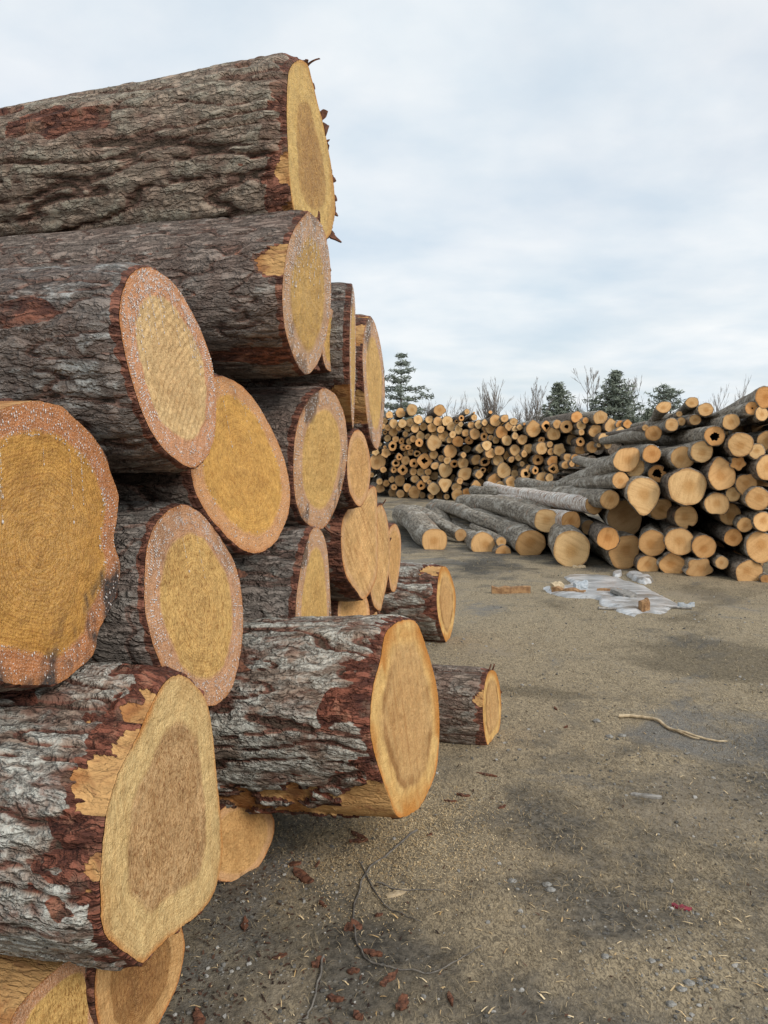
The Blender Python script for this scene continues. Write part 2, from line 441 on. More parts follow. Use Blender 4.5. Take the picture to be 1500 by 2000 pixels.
M_RESIN = resin_material()
M_PFACE = pile_face_material('hardwood_log_end')
M_HBARK = hard_bark_material('grey_hardwood_bark', (0.115, 0.096, 0.074), (0.32, 0.275, 0.215), (0.52, 0.48, 0.41))
M_BBARK = hard_bark_material('brown_bark', (0.07, 0.054, 0.042), (0.22, 0.175, 0.135), (0.33, 0.28, 0.225))
M_BIRCH = hard_bark_material('birch_bark', (0.62, 0.56, 0.49), (0.82, 0.79, 0.73), (0.86, 0.84, 0.80), birch=True)
M_ROT = simple_mat('rotten_heart', (0.012, 0.009, 0.007), (0.05, 0.028, 0.016), 18, 0.95, 0.8)
M_FLAKE = simple_mat('red_bark_flake', (0.045, 0.022, 0.016), (0.20, 0.085, 0.048), 70, 0.9, 0.8)

# ------------------------------------------------------------------ ground
def axis_coords(lo_fine, hi_fine, step, lo, hi, growth):
    a = list(np.arange(lo_fine, hi_fine + 1e-6, step))
    s = step
    while a[-1] < hi:
        s *= growth; a.append(a[-1] + s)
    s = step
    while a[0] > lo:
        s *= growth; a.insert(0, a[0] - s)
    return np.array(a)
gx = axis_coords(-2.2, 4.2, 0.03, -900, 900, 1.11)
gy = [1.5]
while gy[-1] < 14: gy.append(gy[-1] + max(0.014, 0.0095 * gy[-1]))
s = gy[-1] - gy[-2]
while gy[-1] < 1500:
    s *= 1.12; gy.append(gy[-1] + s)
s = 0.03
while gy[0] > -60:
    s *= 1.2; gy.insert(0, gy[0] - s)
gy = np.array(gy)
GX, GY = np.meshgrid(gx, gy)
GZ = ground_h(GX, GY)

def ground_material():
    m, n, p = new_mat('packed_yard_dirt'); b = NB(n)
    o = b.obj()
    big = b.noise(o, 0.42, 5, 0.6, 0.5)
    mid = b.noise(o, 2.4, 5, 0.62, 0.3)
    fine = b.noise(o, 34, 5, 0.7)
    vfine = b.noise(o, 130, 4, 0.7)
    straw = b.noise(b.scalev(o, 1.0, 0.45, 1), 85, 4, 0.7, 1.5)
    dirt = b.mix(b.step(fine, 0.32, 0.68), (0.055, 0.050, 0.041), (0.185, 0.162, 0.128))
    grass = b.mix(b.step(straw, 0.36, 0.64), (0.145, 0.118, 0.080), (0.44, 0.355, 0.232))
    sy = b.node('ShaderNodeSeparateXYZ'); b.link(o, sy.inputs[0])
    turf = b.math('MULTIPLY', b.step(sy.outputs['Y'], 3.0, 5.2, 0, 0.11), b.step(sy.outputs['Y'], 11.0, 8.0))
    gsel = b.step(b.math('ADD', b.math('ADD', b.math('MULTIPLY', big, 0.6), b.math('MULTIPLY', mid, 0.4)), turf), 0.44, 0.56)
    col = b.mix(gsel, dirt, grass)
    grav = b.mix(b.step(vfine, 0.35, 0.68), (0.075, 0.072, 0.066), (0.29, 0.28, 0.26))
    g2 = b.noise(o, 0.75, 5, 0.65, 0.8)
    col = b.mix(b.step(g2, 0.535, 0.66, 0, 0.78), col, grav)
    v = b.vor(o, 46)
    peb = b.math('MULTIPLY', b.step(v, 0.30, 0.16), b.step(b.noise(o, 1.7, 4, 0.6), 0.50, 0.64))
    col = b.mix(b.math('MULTIPLY', peb, 0.7), col, b.mix(fine, (0.17, 0.165, 0.15), (0.42, 0.41, 0.38)))
    wet = b.noise(o, 0.55, 4, 0.55, 0.6)
    sand = b.noise(o, 0.95, 5, 0.65, 0.7)
    col = b.mix(b.step(sand, 0.54, 0.66, 0, 0.6), col, b.mix(b.step(vfine, 0.3, 0.7), (0.17, 0.14, 0.10), (0.40, 0.335, 0.245)))
    wetm = b.step(wet, 0.52, 0.62)
    col = b.mix(b.math('MULTIPLY', wetm, 0.8), col, b.mix(1.0, col, (0.50, 0.50, 0.50), 'MULTIPLY'))
    n.links.new(col, p.inputs['Base Color'])
    p.inputs['Roughness'].default_value = 0.93
    p.inputs['Specular IOR Level'].default_value = 0.2
    h = b.math('ADD', b.math('MULTIPLY', fine, 0.6), b.math('ADD', b.math('MULTIPLY', vfine, 0.35), b.math('MULTIPLY', peb, 0.5)))
    n.links.new(b.bump(h, 0.8, 0.02), p.inputs['Normal'])
    return m
M_GROUND = ground_material()
g = mesh_obj('ground', np.stack([GX, GY, GZ], -1).reshape(-1, 3), grid_faces(len(gy), len(gx), closed=False), M_GROUND)
g['kind'] = 'structure'

# ------------------------------------------------------------------ the near stack of pine logs
def catmull(P, k=14):
    P = np.asarray(P, float); n = len(P)
    p0 = np.roll(P, 1, 0); p1 = P; p2 = np.roll(P, -1, 0); p3 = np.roll(P, -2, 0)
    t = np.linspace(0, 1, k, endpoint=False)[None, :, None]
    a = p0[:, None]; b = p1[:, None]; c = p2[:, None]; d = p3[:, None]
    q = 0.5 * ((2 * b) + (-a + c) * t + (2 * a - 5 * b + 4 * c - d) * t ** 2 + (-a + 3 * b - 3 * c + d) * t ** 3)
    return q.reshape(-1, 2)

def solve_cut(outl, C, d, eu, ev, a0):
    R = ray(outl[:, 0], outl[:, 1])
    best = None
    def score(a, b):
        n = np.array([math.cos(a) * math.cos(b), -math.sin(a) * math.cos(b), math.sin(b)])
        den = R @ n
        vw = CAM - C; vw = vw / np.linalg.norm(vw)
        if n @ vw < 0.02 or np.any(den > -1e-3): return 9e9, n, None
        t = ((C - CAM) @ n) / den
        Pt = CAM + R * t[:, None]
        x = (Pt - C) @ eu; y = (Pt - C) @ ev
        # area weighted second moments
        x2 = np.roll(x, -1); y2 = np.roll(y, -1); cr = x * y2 - x2 * y
        A = cr.sum() / 2
        mx = ((x + x2) * cr).sum() / (6 * A); my = ((y + y2) * cr).sum() / (6 * A)
        xx = ((x * x + x * x2 + x2 * x2) * cr).sum() / (12 * A) - mx * mx
        yy = ((y * y + y * y2 + y2 * y2) * cr).sum() / (12 * A) - my * my
        xy = ((x * y2 + 2 * x * y + 2 * x2 * y2 + x2 * y) * cr).sum() / (24 * A) - mx * my
        an = math.sqrt((xx - yy) ** 2 + 4 * xy * xy) / (xx + yy)
        pen = 0.10 * (1 - max(0, -(n @ d)))
        return an + pen, n, Pt
    A0, B0 = a0, 0.0
    ra, rb = math.radians(40), math.radians(34)
    for it in range(5):
        cand = []
        for a in np.linspace(A0 - ra, A0 + ra, 15):
            for b in np.linspace(B0 - rb, B0 + rb, 13):
                cand.append((score(a, b)[0], a, b))
        sc_, A0, B0 = min(cand)
        ra *= 0.3; rb *= 0.3
    s_, n, Pt = score(A0, B0)
    return n, Pt, s_

_sph = None
def bead_template():
    V = [(0, 0, 1)]
    for la in (0.6, -0.35):
        for k in range(5):
            r = math.sqrt(1 - la * la); th = 2 * math.pi * k / 5 + (0.6 if la < 0 else 0)
            V.append((r * math.cos(th), r * math.sin(th), la))
    V.append((0, 0, -1))
    Fc = []
    for k in range(5):
        k2 = (k + 1) % 5
        Fc += [(0, 1 + k, 1 + k2), (1 + k, 6 + k, 1 + k2), (1 + k2, 6 + k, 6 + k2), (6 + k, 11, 6 + k2)]
    return np.array(V, float), np.array(Fc)
BV, BF = bead_template()

def blobs(centers, sizes):
    """many little rounded beads; sizes (n,3)"""
    n = len(centers)
    V = centers[:, None, :] + BV[None] * sizes[:, None, :]
    Fc = BF[None] + (np.arange(n) * len(BV))[:, None, None]
    return V.reshape(-1, 3), Fc.reshape(-1, 3)

def near_log(poly, D, label, bark, face, yaw=13, pitch=0, length=4.5, thick=(0.006, 0.016), cut_noise=0.35, bare=(), M=200, dt=0.010,
             vis=1.6, seed=1.0, fscale=11.0, stretch=0.14, saw=0.0, beads=0, drips=0, flakes=0, scrape=0.25, rim=0.05, taper=0.025, pith=(0, 0), group='pine logs of the near stack'):
    outl = catmull(poly)
    c = outl.mean(0)
    C = pix(c[0], c[1], D)
    ya, pa = math.radians(yaw), math.radians(pitch)
    d = np.array([-math.cos(ya) * math.cos(pa), math.sin(ya) * math.cos(pa), -math.sin(pa)])
    eu = np.cross([0, 0, 1.0], d); eu /= np.linalg.norm(eu)
    ev = np.cross(d, eu)
    if ev[2] < 0: ev = -ev
    n, Pt, s_ = solve_cut(outl, C, d, eu, ev, ya)
    x = (Pt - C) @ eu; y = (Pt - C) @ ev
    x2 = np.roll(x, -1); y2 = np.roll(y, -1); cr = x * y2 - x2 * y; A = cr.sum() / 2
    mx = ((x + x2) * cr).sum() / (6 * A); my = ((y + y2) * cr).sum() / (6 * A)
    th = np.arctan2(y - my, x - mx); r = np.hypot(x - mx, y - my)
    o = np.argsort(th); th = th[o]; r = r[o]
    TH = np.linspace(-np.pi, np.pi, M, endpoint=False)
    Rr = np.interp(TH, np.concatenate([th - 2 * np.pi, th, th + 2 * np.pi]), np.concatenate([r, r, r]))
    Rm = Rr.mean()
    Rr = Rr + Rm * 0.008 * perlin(np.cos(TH) * 7, np.sin(TH) * 7, seed * 3.3) + Rm * 0.007 * perlin(np.cos(TH) * 24, np.sin(TH) * 24, seed) + Rm * 0.005 * perlin(np.cos(TH) * 50, np.sin(TH) * 50, seed)
    Cc = C + mx * eu + my * ev
    def off(P): return -((P - C) @ n) / (d @ n)
    root = empty('pine_log', (Cc[0], Cc[1], Cc[2] - Rm))
    org = np.array(root.location)
    tag(root, label, 'log', group)
    # ---- cut face
    Mf = M; K = 64 if saw > 0 else 30
    rk = np.linspace(0, 1, K) ** 0.85
    dirs = np.cos(TH)[:, None] * eu + np.sin(TH)[:, None] * ev
    edgeP = Cc + Rr[:, None] * dirs; edgeP = edgeP + off(edgeP)[:, None] * d
    pc = Cc + off(Cc[None])[0] * d + 0.0
    pc = pc + (edgeP[M // 2] - pc) * 0
    pc = pc + Rm * (pith[0] * eu + pith[1] * ev); pc = pc + off(pc[None])[0] * d
    FV = pc[None, None, :] + rk[:, None, None] * (edgeP - pc)[None]
    h1 = np.cross([0, 0, 1.0], n); h1 /= np.linalg.norm(h1); h2 = np.cross(n, h1)
    fa = (FV - pc) @ h1; fb = (FV - pc) @ h2
    disp = 0.0022 * perlin(fa * 55, fb * 55, seed) + 0.0032 * perlin(fa * 16, fb * 16, seed + 4)
    if saw > 0:
        rad = np.hypot(fa - 0.55 * Rm / 0.3, fb + 0.75 * Rm / 0.3)
        disp = disp + saw * np.sin(rad * 2 * np.pi / 0.021 + 2.2 * perlin(fa * 7, fb * 7, seed)) * (0.7 + 0.6 * perlin(fa * 5, fb * 5, seed + 9)) * sstep(0.98, 0.7, rk)[:, None]
    FV = FV + (disp * sstep(1.0, 0.95, rk)[:, None])[..., None] * n
    fo = mesh_obj('cut_face', FV.reshape(-1, 3), grid_faces(K, Mf), face, root, org,
                  attrs={'rr': np.repeat(rk, Mf), 'fc': np.stack([fa, fb, 0 * fa], -1).reshape(-1, 3)})
    # ---- bark
    ts = [0.0, 0.0005, 0.004]
    while ts[-1] < vis: ts.append(ts[-1] + dt)
    s = dt
    while ts[-1] < length:
        s *= 1.22; ts.append(min(length, ts[-1] + s))
    T = np.array(ts)
    n_t = len(T)
    X = Rm * np.cos(TH)[None, :]; Y = Rm * np.sin(TH)[None, :]; Z = T[:, None] + 0 * X
    X = X + 0 * Z; Y = Y + 0 * Z
    w1 = perlin(X * 9, Y * 9, Z * 4.5 + seed * 5) * 0.016 + perlin(X * 26, Y * 26, Z * 16 + seed * 5) * 0.006
    w2 = perlin(X * 9 + 31, Y * 9, Z * 4.5 + seed * 5) * 0.016 + perlin(X * 26 + 31, Y * 26, Z * 16 + seed * 5) * 0.006
    f = fscale
    n1 = perlin((X + w1) * f + seed * 13, (Y + w2) * f, Z * f * stretch + seed)
    n2 = perlin((X + w1) * f * 2.1 + seed * 7, (Y + w2) * f * 2.1, Z * f * stretch * 2.0)
    n3 = perlin(X * f * 4.6, Y * f * 4.6 + seed, Z * f * 2.2)
    lv = 2.6 * (0.5 + 0.55 * perlin((X + w1) * f * 1.2 + 5, (Y + w2) * f * 1.2, Z * f * stretch * 1.25 + seed * 3) + 0.30 * n2 + 0.12 * n3)
    fr = lv - np.floor(lv)
    terr = np.clip((np.floor(lv) + sstep(0.0, 0.22, fr)) / 2.6, 0, 1)
    p1 = sstep(0.0, 0.10, np.abs(n1)); p2 = sstep(0.0, 0.13, np.abs(n2))
    bh = np.clip(p1 * (0.25 + 0.50 * terr + 0.17 * p2) + 0.08 * (0.5 + n3), 0, 1)
    sn = perlin(X * 3.2 + seed * 3, Y * 3.2, Z * 1.9 + seed * 2) + 0.4 * perlin(X * 9, Y * 9 + seed, Z * 5)
    scr = sstep(0.52 - scrape * 0.6, 0.62 - scrape * 0.6, sn)
    edge_n = perlin(X * 7, Y * 7, seed * 9 + Z * 5) + 0.6 * perlin(X * 20, Y * 20, seed * 9 + Z * 11) + 0.4 * perlin(X * 55, Y * 55, seed * 9 + Z * 24)
    scr = np.maximum(scr, sstep(rim * 1.25, rim * 0.75, Z + edge_n * rim * 2.4))
    scr[:4] = 1.0
    wd = np.zeros_like(Z)
    for (tc_, hw, t1) in bare:
        dth = (np.degrees(TH)[None, :] - tc_ + 180) % 360 - 180
        q = (1 - np.sqrt((dth / hw) ** 2 + (Z / t1) ** 2) + 1.15 * edge_n - 0.10) if hw < 100 else 1 + 0 * Z
        wd = np.maximum(wd, sstep(0.06, 0.12, q))
        scr = np.maximum(scr, sstep(-0.22, -0.05, q))
    ends = sstep(0.0, 0.07, Z)
    th_ = thick[0] + thick[1] * (bh * ends + 0.45 * (1 - ends))
    th_ = th_ * (1 - 0.45 * scr * sstep(0.0, 0.5, n2 + 0.2)) * (1 - 0.93 * wd)
    th_ = th_ * sstep(-0.0001, 0.0005, Z) * (0.5 + 0.5 * sstep(0.0, 0.05, Z))
    big = 0.010 * perlin(X * 3, Y * 3, Z * 1.7 + seed * 11) * sstep(0, 0.4, Z)
    bl = sstep(0, 1.5, Z)
    RR = (Rr[None, :] * (1 - bl) + Rm * bl) * (1 - taper * Z) + th_ + big
    rag = (0.010 + 0.012 * perlin(np.cos(TH) * 9, np.sin(TH) * 9, seed * 2.2) + 0.004 * perlin(np.cos(TH) * 30, np.sin(TH) * 30, seed * 4))
    tz = Z + (rag[None, :] * sstep(0.0, 0.0005, Z) * sstep(0.25, 0.0, Z)) * (1 - wd) - 0.004 * sstep(0.0, 0.0005, Z) * (1 - wd)
    tz[0] = 0.0015
    eo = off(Cc + Rr[:, None] * dirs)
    BVt = Cc[None, None] + RR[..., None] * dirs[None] + (eo[None, :] + tz)[..., None] * d
    V = BVt.reshape(-1, 3)
    Fq = grid_faces(n_t, M)
    tail = BVt[-1].mean(0)
    bo = mesh_obj('bark', V, Fq, bark, root, org,
                  attrs={'bh': bh.ravel(), 'scr': scr.ravel(), 'wd': wd.ravel(),
                         'bc': np.stack([X + seed * 1.37, Y, Z], -1).reshape(-1, 3)})
    tv = np.concatenate([BVt[-1][::4], tail[None]]); mm = len(tv) - 1
    eb = mesh_obj('far_end', tv, np.array([[i, (i + 1) % mm, mm] for i in range(mm)]), M_PFACE, root, org,
                  attrs={'rr': np.r_[np.ones(mm), 0], 'fc': np.c_[tv[:, 1], tv[:, 2], 0 * tv[:, 0]]})
    # ---- resin beads and runs on the cut
    if beads:
        rg = np.random.default_rng(int(seed * 100))
        nb = beads
        k = rg.integers(0, M, nb * 3)
        u = 0.765 + 0.0165 * rg.integers(0, 14, nb * 3) + 0.0035 * rg.normal(size=nb * 3)
        top = np.sin(TH[k])
        keep = rg.random(nb * 3) < (0.35 + 0.35 * (top + 1) / 2) * (1 - 0.4 * np.abs((u - 0.87) / 0.12))
        nz = perlin(np.cos(TH[k]) * 5, np.sin(TH[k]) * 5, u * 20 + seed)
        keep &= (nz > -0.12) & (u < 0.99)
        k = k[keep]; u = u[keep]
        P = pc + u[:, None] * (edgeP[k] - pc) + 0.0012 * n
        sz = (0.0007 + 0.0016 * rg.random(len(k)) ** 2.5) * (0.7 + 0.12 * D)
        S = np.stack([sz, sz, sz * (1 + 1.2 * rg.random(len(k)))], -1)
        if drips:
            dp = []; ds = []
            for q in range(drips):
                kk = rg.integers(0, M)
                while np.sin(TH[kk]) < 0.45: kk = rg.integers(0, M)
                uu = 0.72 + 0.2 * rg.random()
                P0 = pc + uu * (edgeP[kk] - pc)
                dn = np.array([0, 0, -1.0]); dn = dn - (dn @ n) * n; dn /= np.linalg.norm(dn)
                L = 0.03 + 0.16 * rg.random() ** 1.6
                m_ = int(L / 0.0045)
                tt = np.linspace(0, L, m_ + 2)
                dp.append(P0 + tt[:, None] * dn + 0.0015 * n)
                wv = (0.0004 + 0.0011 * rg.random(len(tt)) ** 2) * np.where(perlin(tt * 60, q * 1.7, seed) > -0.15, 1, 0.25) + np.r_[np.zeros(len(tt) - 1), 0.0012]
                ds.append(np.stack([wv, wv, wv * 2.0], -1))
            P = np.concatenate([P] + dp); S = np.concatenate([S] + ds)
        bvv, bff = blobs(P, S)
        ro = mesh_obj('resin_beads', bvv, bff, M_RESIN, fo, org)
        ro['kind'] = 'stuff'
    # ---- torn bark shards at the rim
    rg = np.random.default_rng(int(seed * 77) + 5)
    for q in range(flakes):
        kk = rg.integers(0, M)
        while math.cos(TH[kk]) > 0.25: kk = rg.integers(0, M)
        base = edgeP[kk] + dirs[kk] * 0.010
        outd = dirs[kk] * (0.7 + 0.5 * rg.random()) - d * (0.2 + 0.9 * rg.random()) + rg.normal(size=3) * 0.25
        outd /= np.linalg.norm(outd)
        tang = np.cross(outd, d); tang /= np.linalg.norm(tang)
        nor = np.cross(outd, tang)
        L = 0.012 + 0.075 * rg.random() ** 2.2; wd_ = (0.006 + 0.016 * rg.random()) * (1 + 0.6 * (q % 4 == 0))
        nn = 6
        tt = np.linspace(0, 1, nn)
        prof = wd_ * (1 - tt ** 1.5) * (0.7 + 0.6 * rg.random(nn)) + 0.001
        curl = 0.35 * L * tt ** 2 * rg.normal()
        mid = base - outd * 0.012 + outd * (tt * L)[:, None] + nor * curl[:, None]
        a = mid + tang * prof[:, None]; b_ = mid - tang * prof[:, None] * (0.5 + rg.random())
        tkk = 0.0035
        Vv = np.stack([a + nor * tkk, b_ + nor * tkk, b_ - nor * tkk, a - nor * tkk], 1).reshape(-1, 3)
        ff = grid_faces(nn, 4).tolist() + [[0, 1, 2, 3], [(nn - 1) * 4 + i for i in (3, 2, 1, 0)]]
        mesh_obj('bark_shard', Vv, ff, M_FLAKE, root, org, smooth=False)
    info.append((label[:34], D, Cc, Rm, s_, n))
    return root
info = []

B_GREY = bark_material('furrowed_grey_bark', tone=(0.205, 0.163, 0.132), lich=0.30, redamt=0.45)
B_TOP = bark_material('mossy_grey_bark', tone=(0.255, 0.198, 0.150), lichen=(0.40, 0.37, 0.29), lich=0.55, redamt=0.55)
B_DARK = bark_material('dark_tight_bark', tone=(0.190, 0.152, 0.128), lich=0.18, redamt=0.30)
B_LICH = bark_material('lichen_spotted_bark', tone=(0.155, 0.130, 0.113), lichen=(0.46, 0.48, 0.46), lich=0.42, redamt=0.30)
B_WHITE = bark_material('white_lichen_bark', tone=(0.215, 0.162, 0.125), lichen=(0.60, 0.595, 0.53), lich=0.80, redamt=0.85, red=(0.145, 0.052, 0.034))
B_SMOOTH = bark_material('smooth_grey_bark', tone=(0.195, 0.168, 0.147), lich=0.35, redamt=0.25)

F_PALE = face_material('cut_pine_pale_ridged', speck=0.75, heart=(0.60, 0.435, 0.215), sap=(0.52, 0.265, 0.135), bound=0.73, soft=0.025, fuzz=0.5, rings=0.15, seed=1, coreamt=0.45, core=(0.40, 0.22, 0.09))
F_OCHRE = face_material('cut_pine_ochre_wet', speck=0.75, heart=(0.50, 0.275, 0.062), sap=(0.47, 0.20, 0.075), bound=0.80, soft=0.03, fuzz=0.45, rings=0.4, stain=1.0, seed=2, coreamt=0.55, core=(0.52, 0.33, 0.13), wet=0.6)
F_GOLD = face_material('cut_pine_gold', speck=0.75, heart=(0.56, 0.33, 0.088), sap=(0.54, 0.29, 0.125), bound=0.80, soft=0.035, fuzz=0.45, rings=0.25, seed=3, coreamt=0.35, stain=0.2, core=(0.36, 0.19, 0.06))
F_FUZZ = face_material('cut_pine_fuzzy', speck=0.75, heart=(0.63, 0.42, 0.15), sap=(0.54, 0.31, 0.17), bound=0.72, soft=0.03, fuzz=0.75, rings=0.35, seed=4, coreamt=0.4, stain=0.25, core=(0.45, 0.27, 0.10))
F_RESIN = face_material('cut_pine_resin_runs', speck=0.75, heart=(0.50, 0.315, 0.085), sap=(0.50, 0.31, 0.17), bound=0.70, soft=0.05, fuzz=0.35, rings=0.2, stain=0.65, seed=5, coreamt=0.4, core=(0.58, 0.38, 0.13), wet=0.5)
F_STAIN = face_material('cut_pine_blue_stained', speck=0.75, heart=(0.60, 0.40, 0.14), sap=(0.52, 0.32, 0.18), bound=0.70, soft=0.03, fuzz=0.5, rings=0.2, stain=0.8, seed=8, coreamt=0.45, core=(0.44, 0.26, 0.09))
F_FRESH = face_material('fresh_cut_pine', rimo=0.2, heart=(0.575, 0.39, 0.195), sap=(0.655, 0.485, 0.225), bound=0.66, soft=0.035, fuzz=0.8, rings=0.22, band=0.3, streak=0.35, seed=6, coreamt=0.65, core=(0.40, 0.235, 0.10), edge=(0.50, 0.22, 0.06))
F_ORANGE = face_material('fresh_cut_pine_streaked', band=0.85, rimo=0.85, heart=(0.50, 0.325, 0.140), sap=(0.60, 0.405, 0.155), bound=0.74, soft=0.08, fuzz=0.35, rings=0.08, seed=7, coreamt=0.4, core=(0.40, 0.20, 0.07), edge=(0.48, 0.19, 0.04), streak=0.55)
F_TOP = face_material('fresh_cut_pine_top', rimo=0.4, heart=(0.46, 0.285, 0.095), sap=(0.60, 0.42, 0.150), bound=0.60, soft=0.05, fuzz=0.6, rings=0.12, seed=9, coreamt=0.8, core=(0.30, 0.155, 0.05), edge=(0.50, 0.24, 0.06), streak=0.2)
F_TAN = face_material('cut_pine_tan', heart=(0.58, 0.36, 0.145), sap=(0.58, 0.36, 0.18), bound=0.8, fuzz=0.45, rings=0.2, seed=10, streak=0.25)
F_SAW = face_material('cut_pine_saw_scored', heart=(0.58, 0.38, 0.165), sap=(0.56, 0.36, 0.18), bound=0.85, fuzz=0.4, rings=0.05, seed=12, streak=0.75, srot=-0.75)
F_BROWN = face_material('cut_pine_brown_heart', heart=(0.34, 0.195, 0.075), sap=(0.58, 0.37, 0.16), bound=0.70, soft=0.05, fuzz=0.5, rings=0.5, seed=11, coreamt=0.7, core=(0.20, 0.10, 0.04), streak=0.5)

N1 = [(584,118),(568,130),(562,156),(560,220),(562,280),(566,360),(574,410),(592,455),(620,474),(642,462),(650,440),(655,404),(650,346),(642,296),(630,236),(620,200),(608,150),(600,126)]
N2 = [(598,417),(567,465),(552,556),(555,632),(572,693),(595,730),(618,713),(636,663),(646,592),(644,506),(631,445),(613,422)]
N2B = [(645,602),(657,622),(664,658),(661,708),(648,725),(634,713),(627,664),(632,620)]
N3 = [(285,521),(257,535),(240,567),(233,618),(241,676),(255,733),(274,795),(299,848),(329,885),(361,908),(382,912),(407,887),(420,843),(422,779),(414,710),(395,652),(370,600),(343,558),(313,533)]
N4 = [(36,790),(72,784),(120,796),(150,820),(180,850),(204,889),(216,925),(231,967),(228,1015),(222,1054),(234,1105),(231,1144),(216,1186),(192,1234),(183,1276),(150,1309),(114,1333),(60,1337),(0,1330),(-60,1300),(-110,1235),(-140,1140),(-145,1030),(-125,930),(-85,860),(-30,812)]
N5 = [(427,735),(464,748),(496,780),(528,833),(552,887),(565,945),(565,993),(549,1041),(528,1068),(501,1080),(469,1071),(427,1031),(395,988),(376,940),(372,870),(382,800),(400,755)]
N6 = [(629,760),(603,780),(581,828),(573,897),(576,967),(592,1015),(624,1033),(645,1015),(667,956),(678,887),(675,823),(661,780),(645,763)]
N7 = [(688,556),(693,587),(694.5,640),(694.5,720),(692.5,790),(689.5,836),(685.5,800),(683,720),(683,650),(685,590)]
N8 = [(721,619),(732,631),(742,668),(749,712),(752,764),(749,816),(743,860),(736,877),(725,860),(716,809),(710,742),(708,687),(712,642)]
N9 = [(695,840),(710,849),(721,883),(724,920),(718,964),(706,987),(695,984),(682,957),(678,912),(682,864)]
N10 = [(359,986),(332,995),(308,1017),(293,1048),(284,1092),(282,1158),(285,1202),(297,1252),(311,1290),(335,1340),(370,1370),(401,1378),(423,1375),(449,1351),(465,1301),(474,1235),(473,1169),(462,1110),(443,1070),(418,1033),(392,1002)]
N11 = [(618,1030),(632,1045),(640,1082),(644,1142),(647,1201),(646,1235),(638,1265),(620,1285),(598,1275),(580,1240),(577,1203),(581,1149),(592,1086),(606,1040)]
N12 = [(734,953),(737,1001),(738,1075),(734,1131),(712,1170),(695,1153),(677,1127),(668,1090),(666,1038),(673,1005),(700,972),(718,957)]
N12B = [(742,986),(753,1001),(760,1038),(762,1082),(758,1127),(747,1179),(742,1193),(730,1182),(723,1149),(720,1080),(728,1010)]
N12C = [(768,1024),(777,1029),(783,1053),(782,1097),(775,1145),(769,1156),(762,1145),(756,1090),(759,1040)]
N13 = [(800,1210),(816,1221),(828,1251),(842,1295),(853,1341),(858,1398),(857,1456),(851,1507),(835,1548),(816,1580),(784,1596),(770,1585),(757,1548),(740,1502),(726,1445),(723,1398),(729,1341),(743,1288),(752,1240),(773,1217)]
N14 = [(346,1318),(374,1331),(402,1367),(414,1423),(423,1515),(432,1607),(434,1668),(420,1738),(392,1781),(346,1818),(307,1852),(279,1880),(254,1867),(227,1846),(202,1815),(196,1745),(199,1668),(208,1591),(233,1508),(264,1447),(291,1386),(319,1337)]
N15 = [(862,1108),(875,1112),(886,1142),(890,1171),(886,1216),(875,1255),(866,1242),(856,1205),(853,1168),(856,1131)]
N16 = [(957,1310),(968,1313),(976,1341),(979,1382),(975,1424),(964,1444),(953,1456),(946,1428),(943,1387),(945,1350),(950,1322)]
N17 = [(149,1866),(180,1872),(192,1930),(190,2010),(170,2090),(115,2128),(50,2110),(15,2050),(28,1980),(85,1915)]
N18 = [(300,1785),(345,1797),(360,1835),(358,1873),(347,1922),(325,1970),(300,2015),(265,2060),(228,2068),(196,2015),(185,1930),(200,1860),(245,1808)]
N19 = [(500,1562),(530,1590),(536,1616),(528,1650),(504,1694),(474,1718),(450,1722),(420,1715),(408,1680),(410,1620),(440,1575)]
N21 = [(684,1142),(704,1150),(718,1172),(722,1205),(712,1235),(688,1246),(664,1225),(660,1185),(668,1158)]

near_log(N1, 3.30, 'topmost thick pine log with furrowed mossy bark and ragged bark shards at its cut', B_TOP, F_TOP, yaw=15, pitch=2.0, seed=1.1, M=230, dt=0.0085, vis=2.0, thick=(0.008, 0.030), fscale=13.0, stretch=0.11, flakes=14, bare=((-28, 12, 0.09), (-48, 12, 0.05)), rim=0.06, scrape=0.22)
near_log(N2, 3.10, 'log with icicle-like resin runs on its end, directly under the topmost log', B_DARK, F_RESIN, yaw=13, pitch=1.0, seed=2.3, M=210, dt=0.0085, vis=1.9, thick=(0.004, 0.010), fscale=20, stretch=0.22, beads=1500, drips=70, bare=((12, 10, 0.08),), rim=0.007, flakes=2, scrape=0.05, )
near_log(N2B, 3.62, 'small resin-rimmed log end peeking out behind the resin-dripping log', B_DARK, F_STAIN, yaw=14, seed=3.1, M=110, dt=0.02, vis=1.0, thick=(0.004, 0.010), fscale=15, beads=180)
near_log(N3, 2.30, 'log with pale ridged saw marks on its tilted end and brown resin ring', B_LICH, F_PALE, yaw=13, seed=4.7, M=230, dt=0.0075, vis=1.5, thick=(0.005, 0.015), fscale=17, stretch=0.17, saw=0.0015, beads=2600, drips=40, rim=0.006, scrape=0.05)
near_log(N4, 1.88, 'big ochre log end with dark stains resting on the triangular fresh-cut log', B_GREY, F_OCHRE, yaw=13, seed=5.9, M=230, dt=0.009, vis=0.6, beads=1500, drips=12, rim=0.007, bare=((85, 60, 0.4),), scrape=0.1)
near_log(N5, 2.85, 'golden smooth log end wedged below the ridged pale log', B_DARK, F_GOLD, yaw=13, seed=6.2, M=180, dt=0.012, vis=1.2, beads=420, drips=5, rim=0.007, scrape=0.1)
near_log(N6, 3.50, 'log end with bluish stain wedge, beside the golden smooth log end', B_DARK, F_STAIN, yaw=13, seed=7.4, M=160, dt=0.012, vis=1.1, beads=1100, rim=0.006, thick=(0.004, 0.011), scrape=0.15, flakes=1)
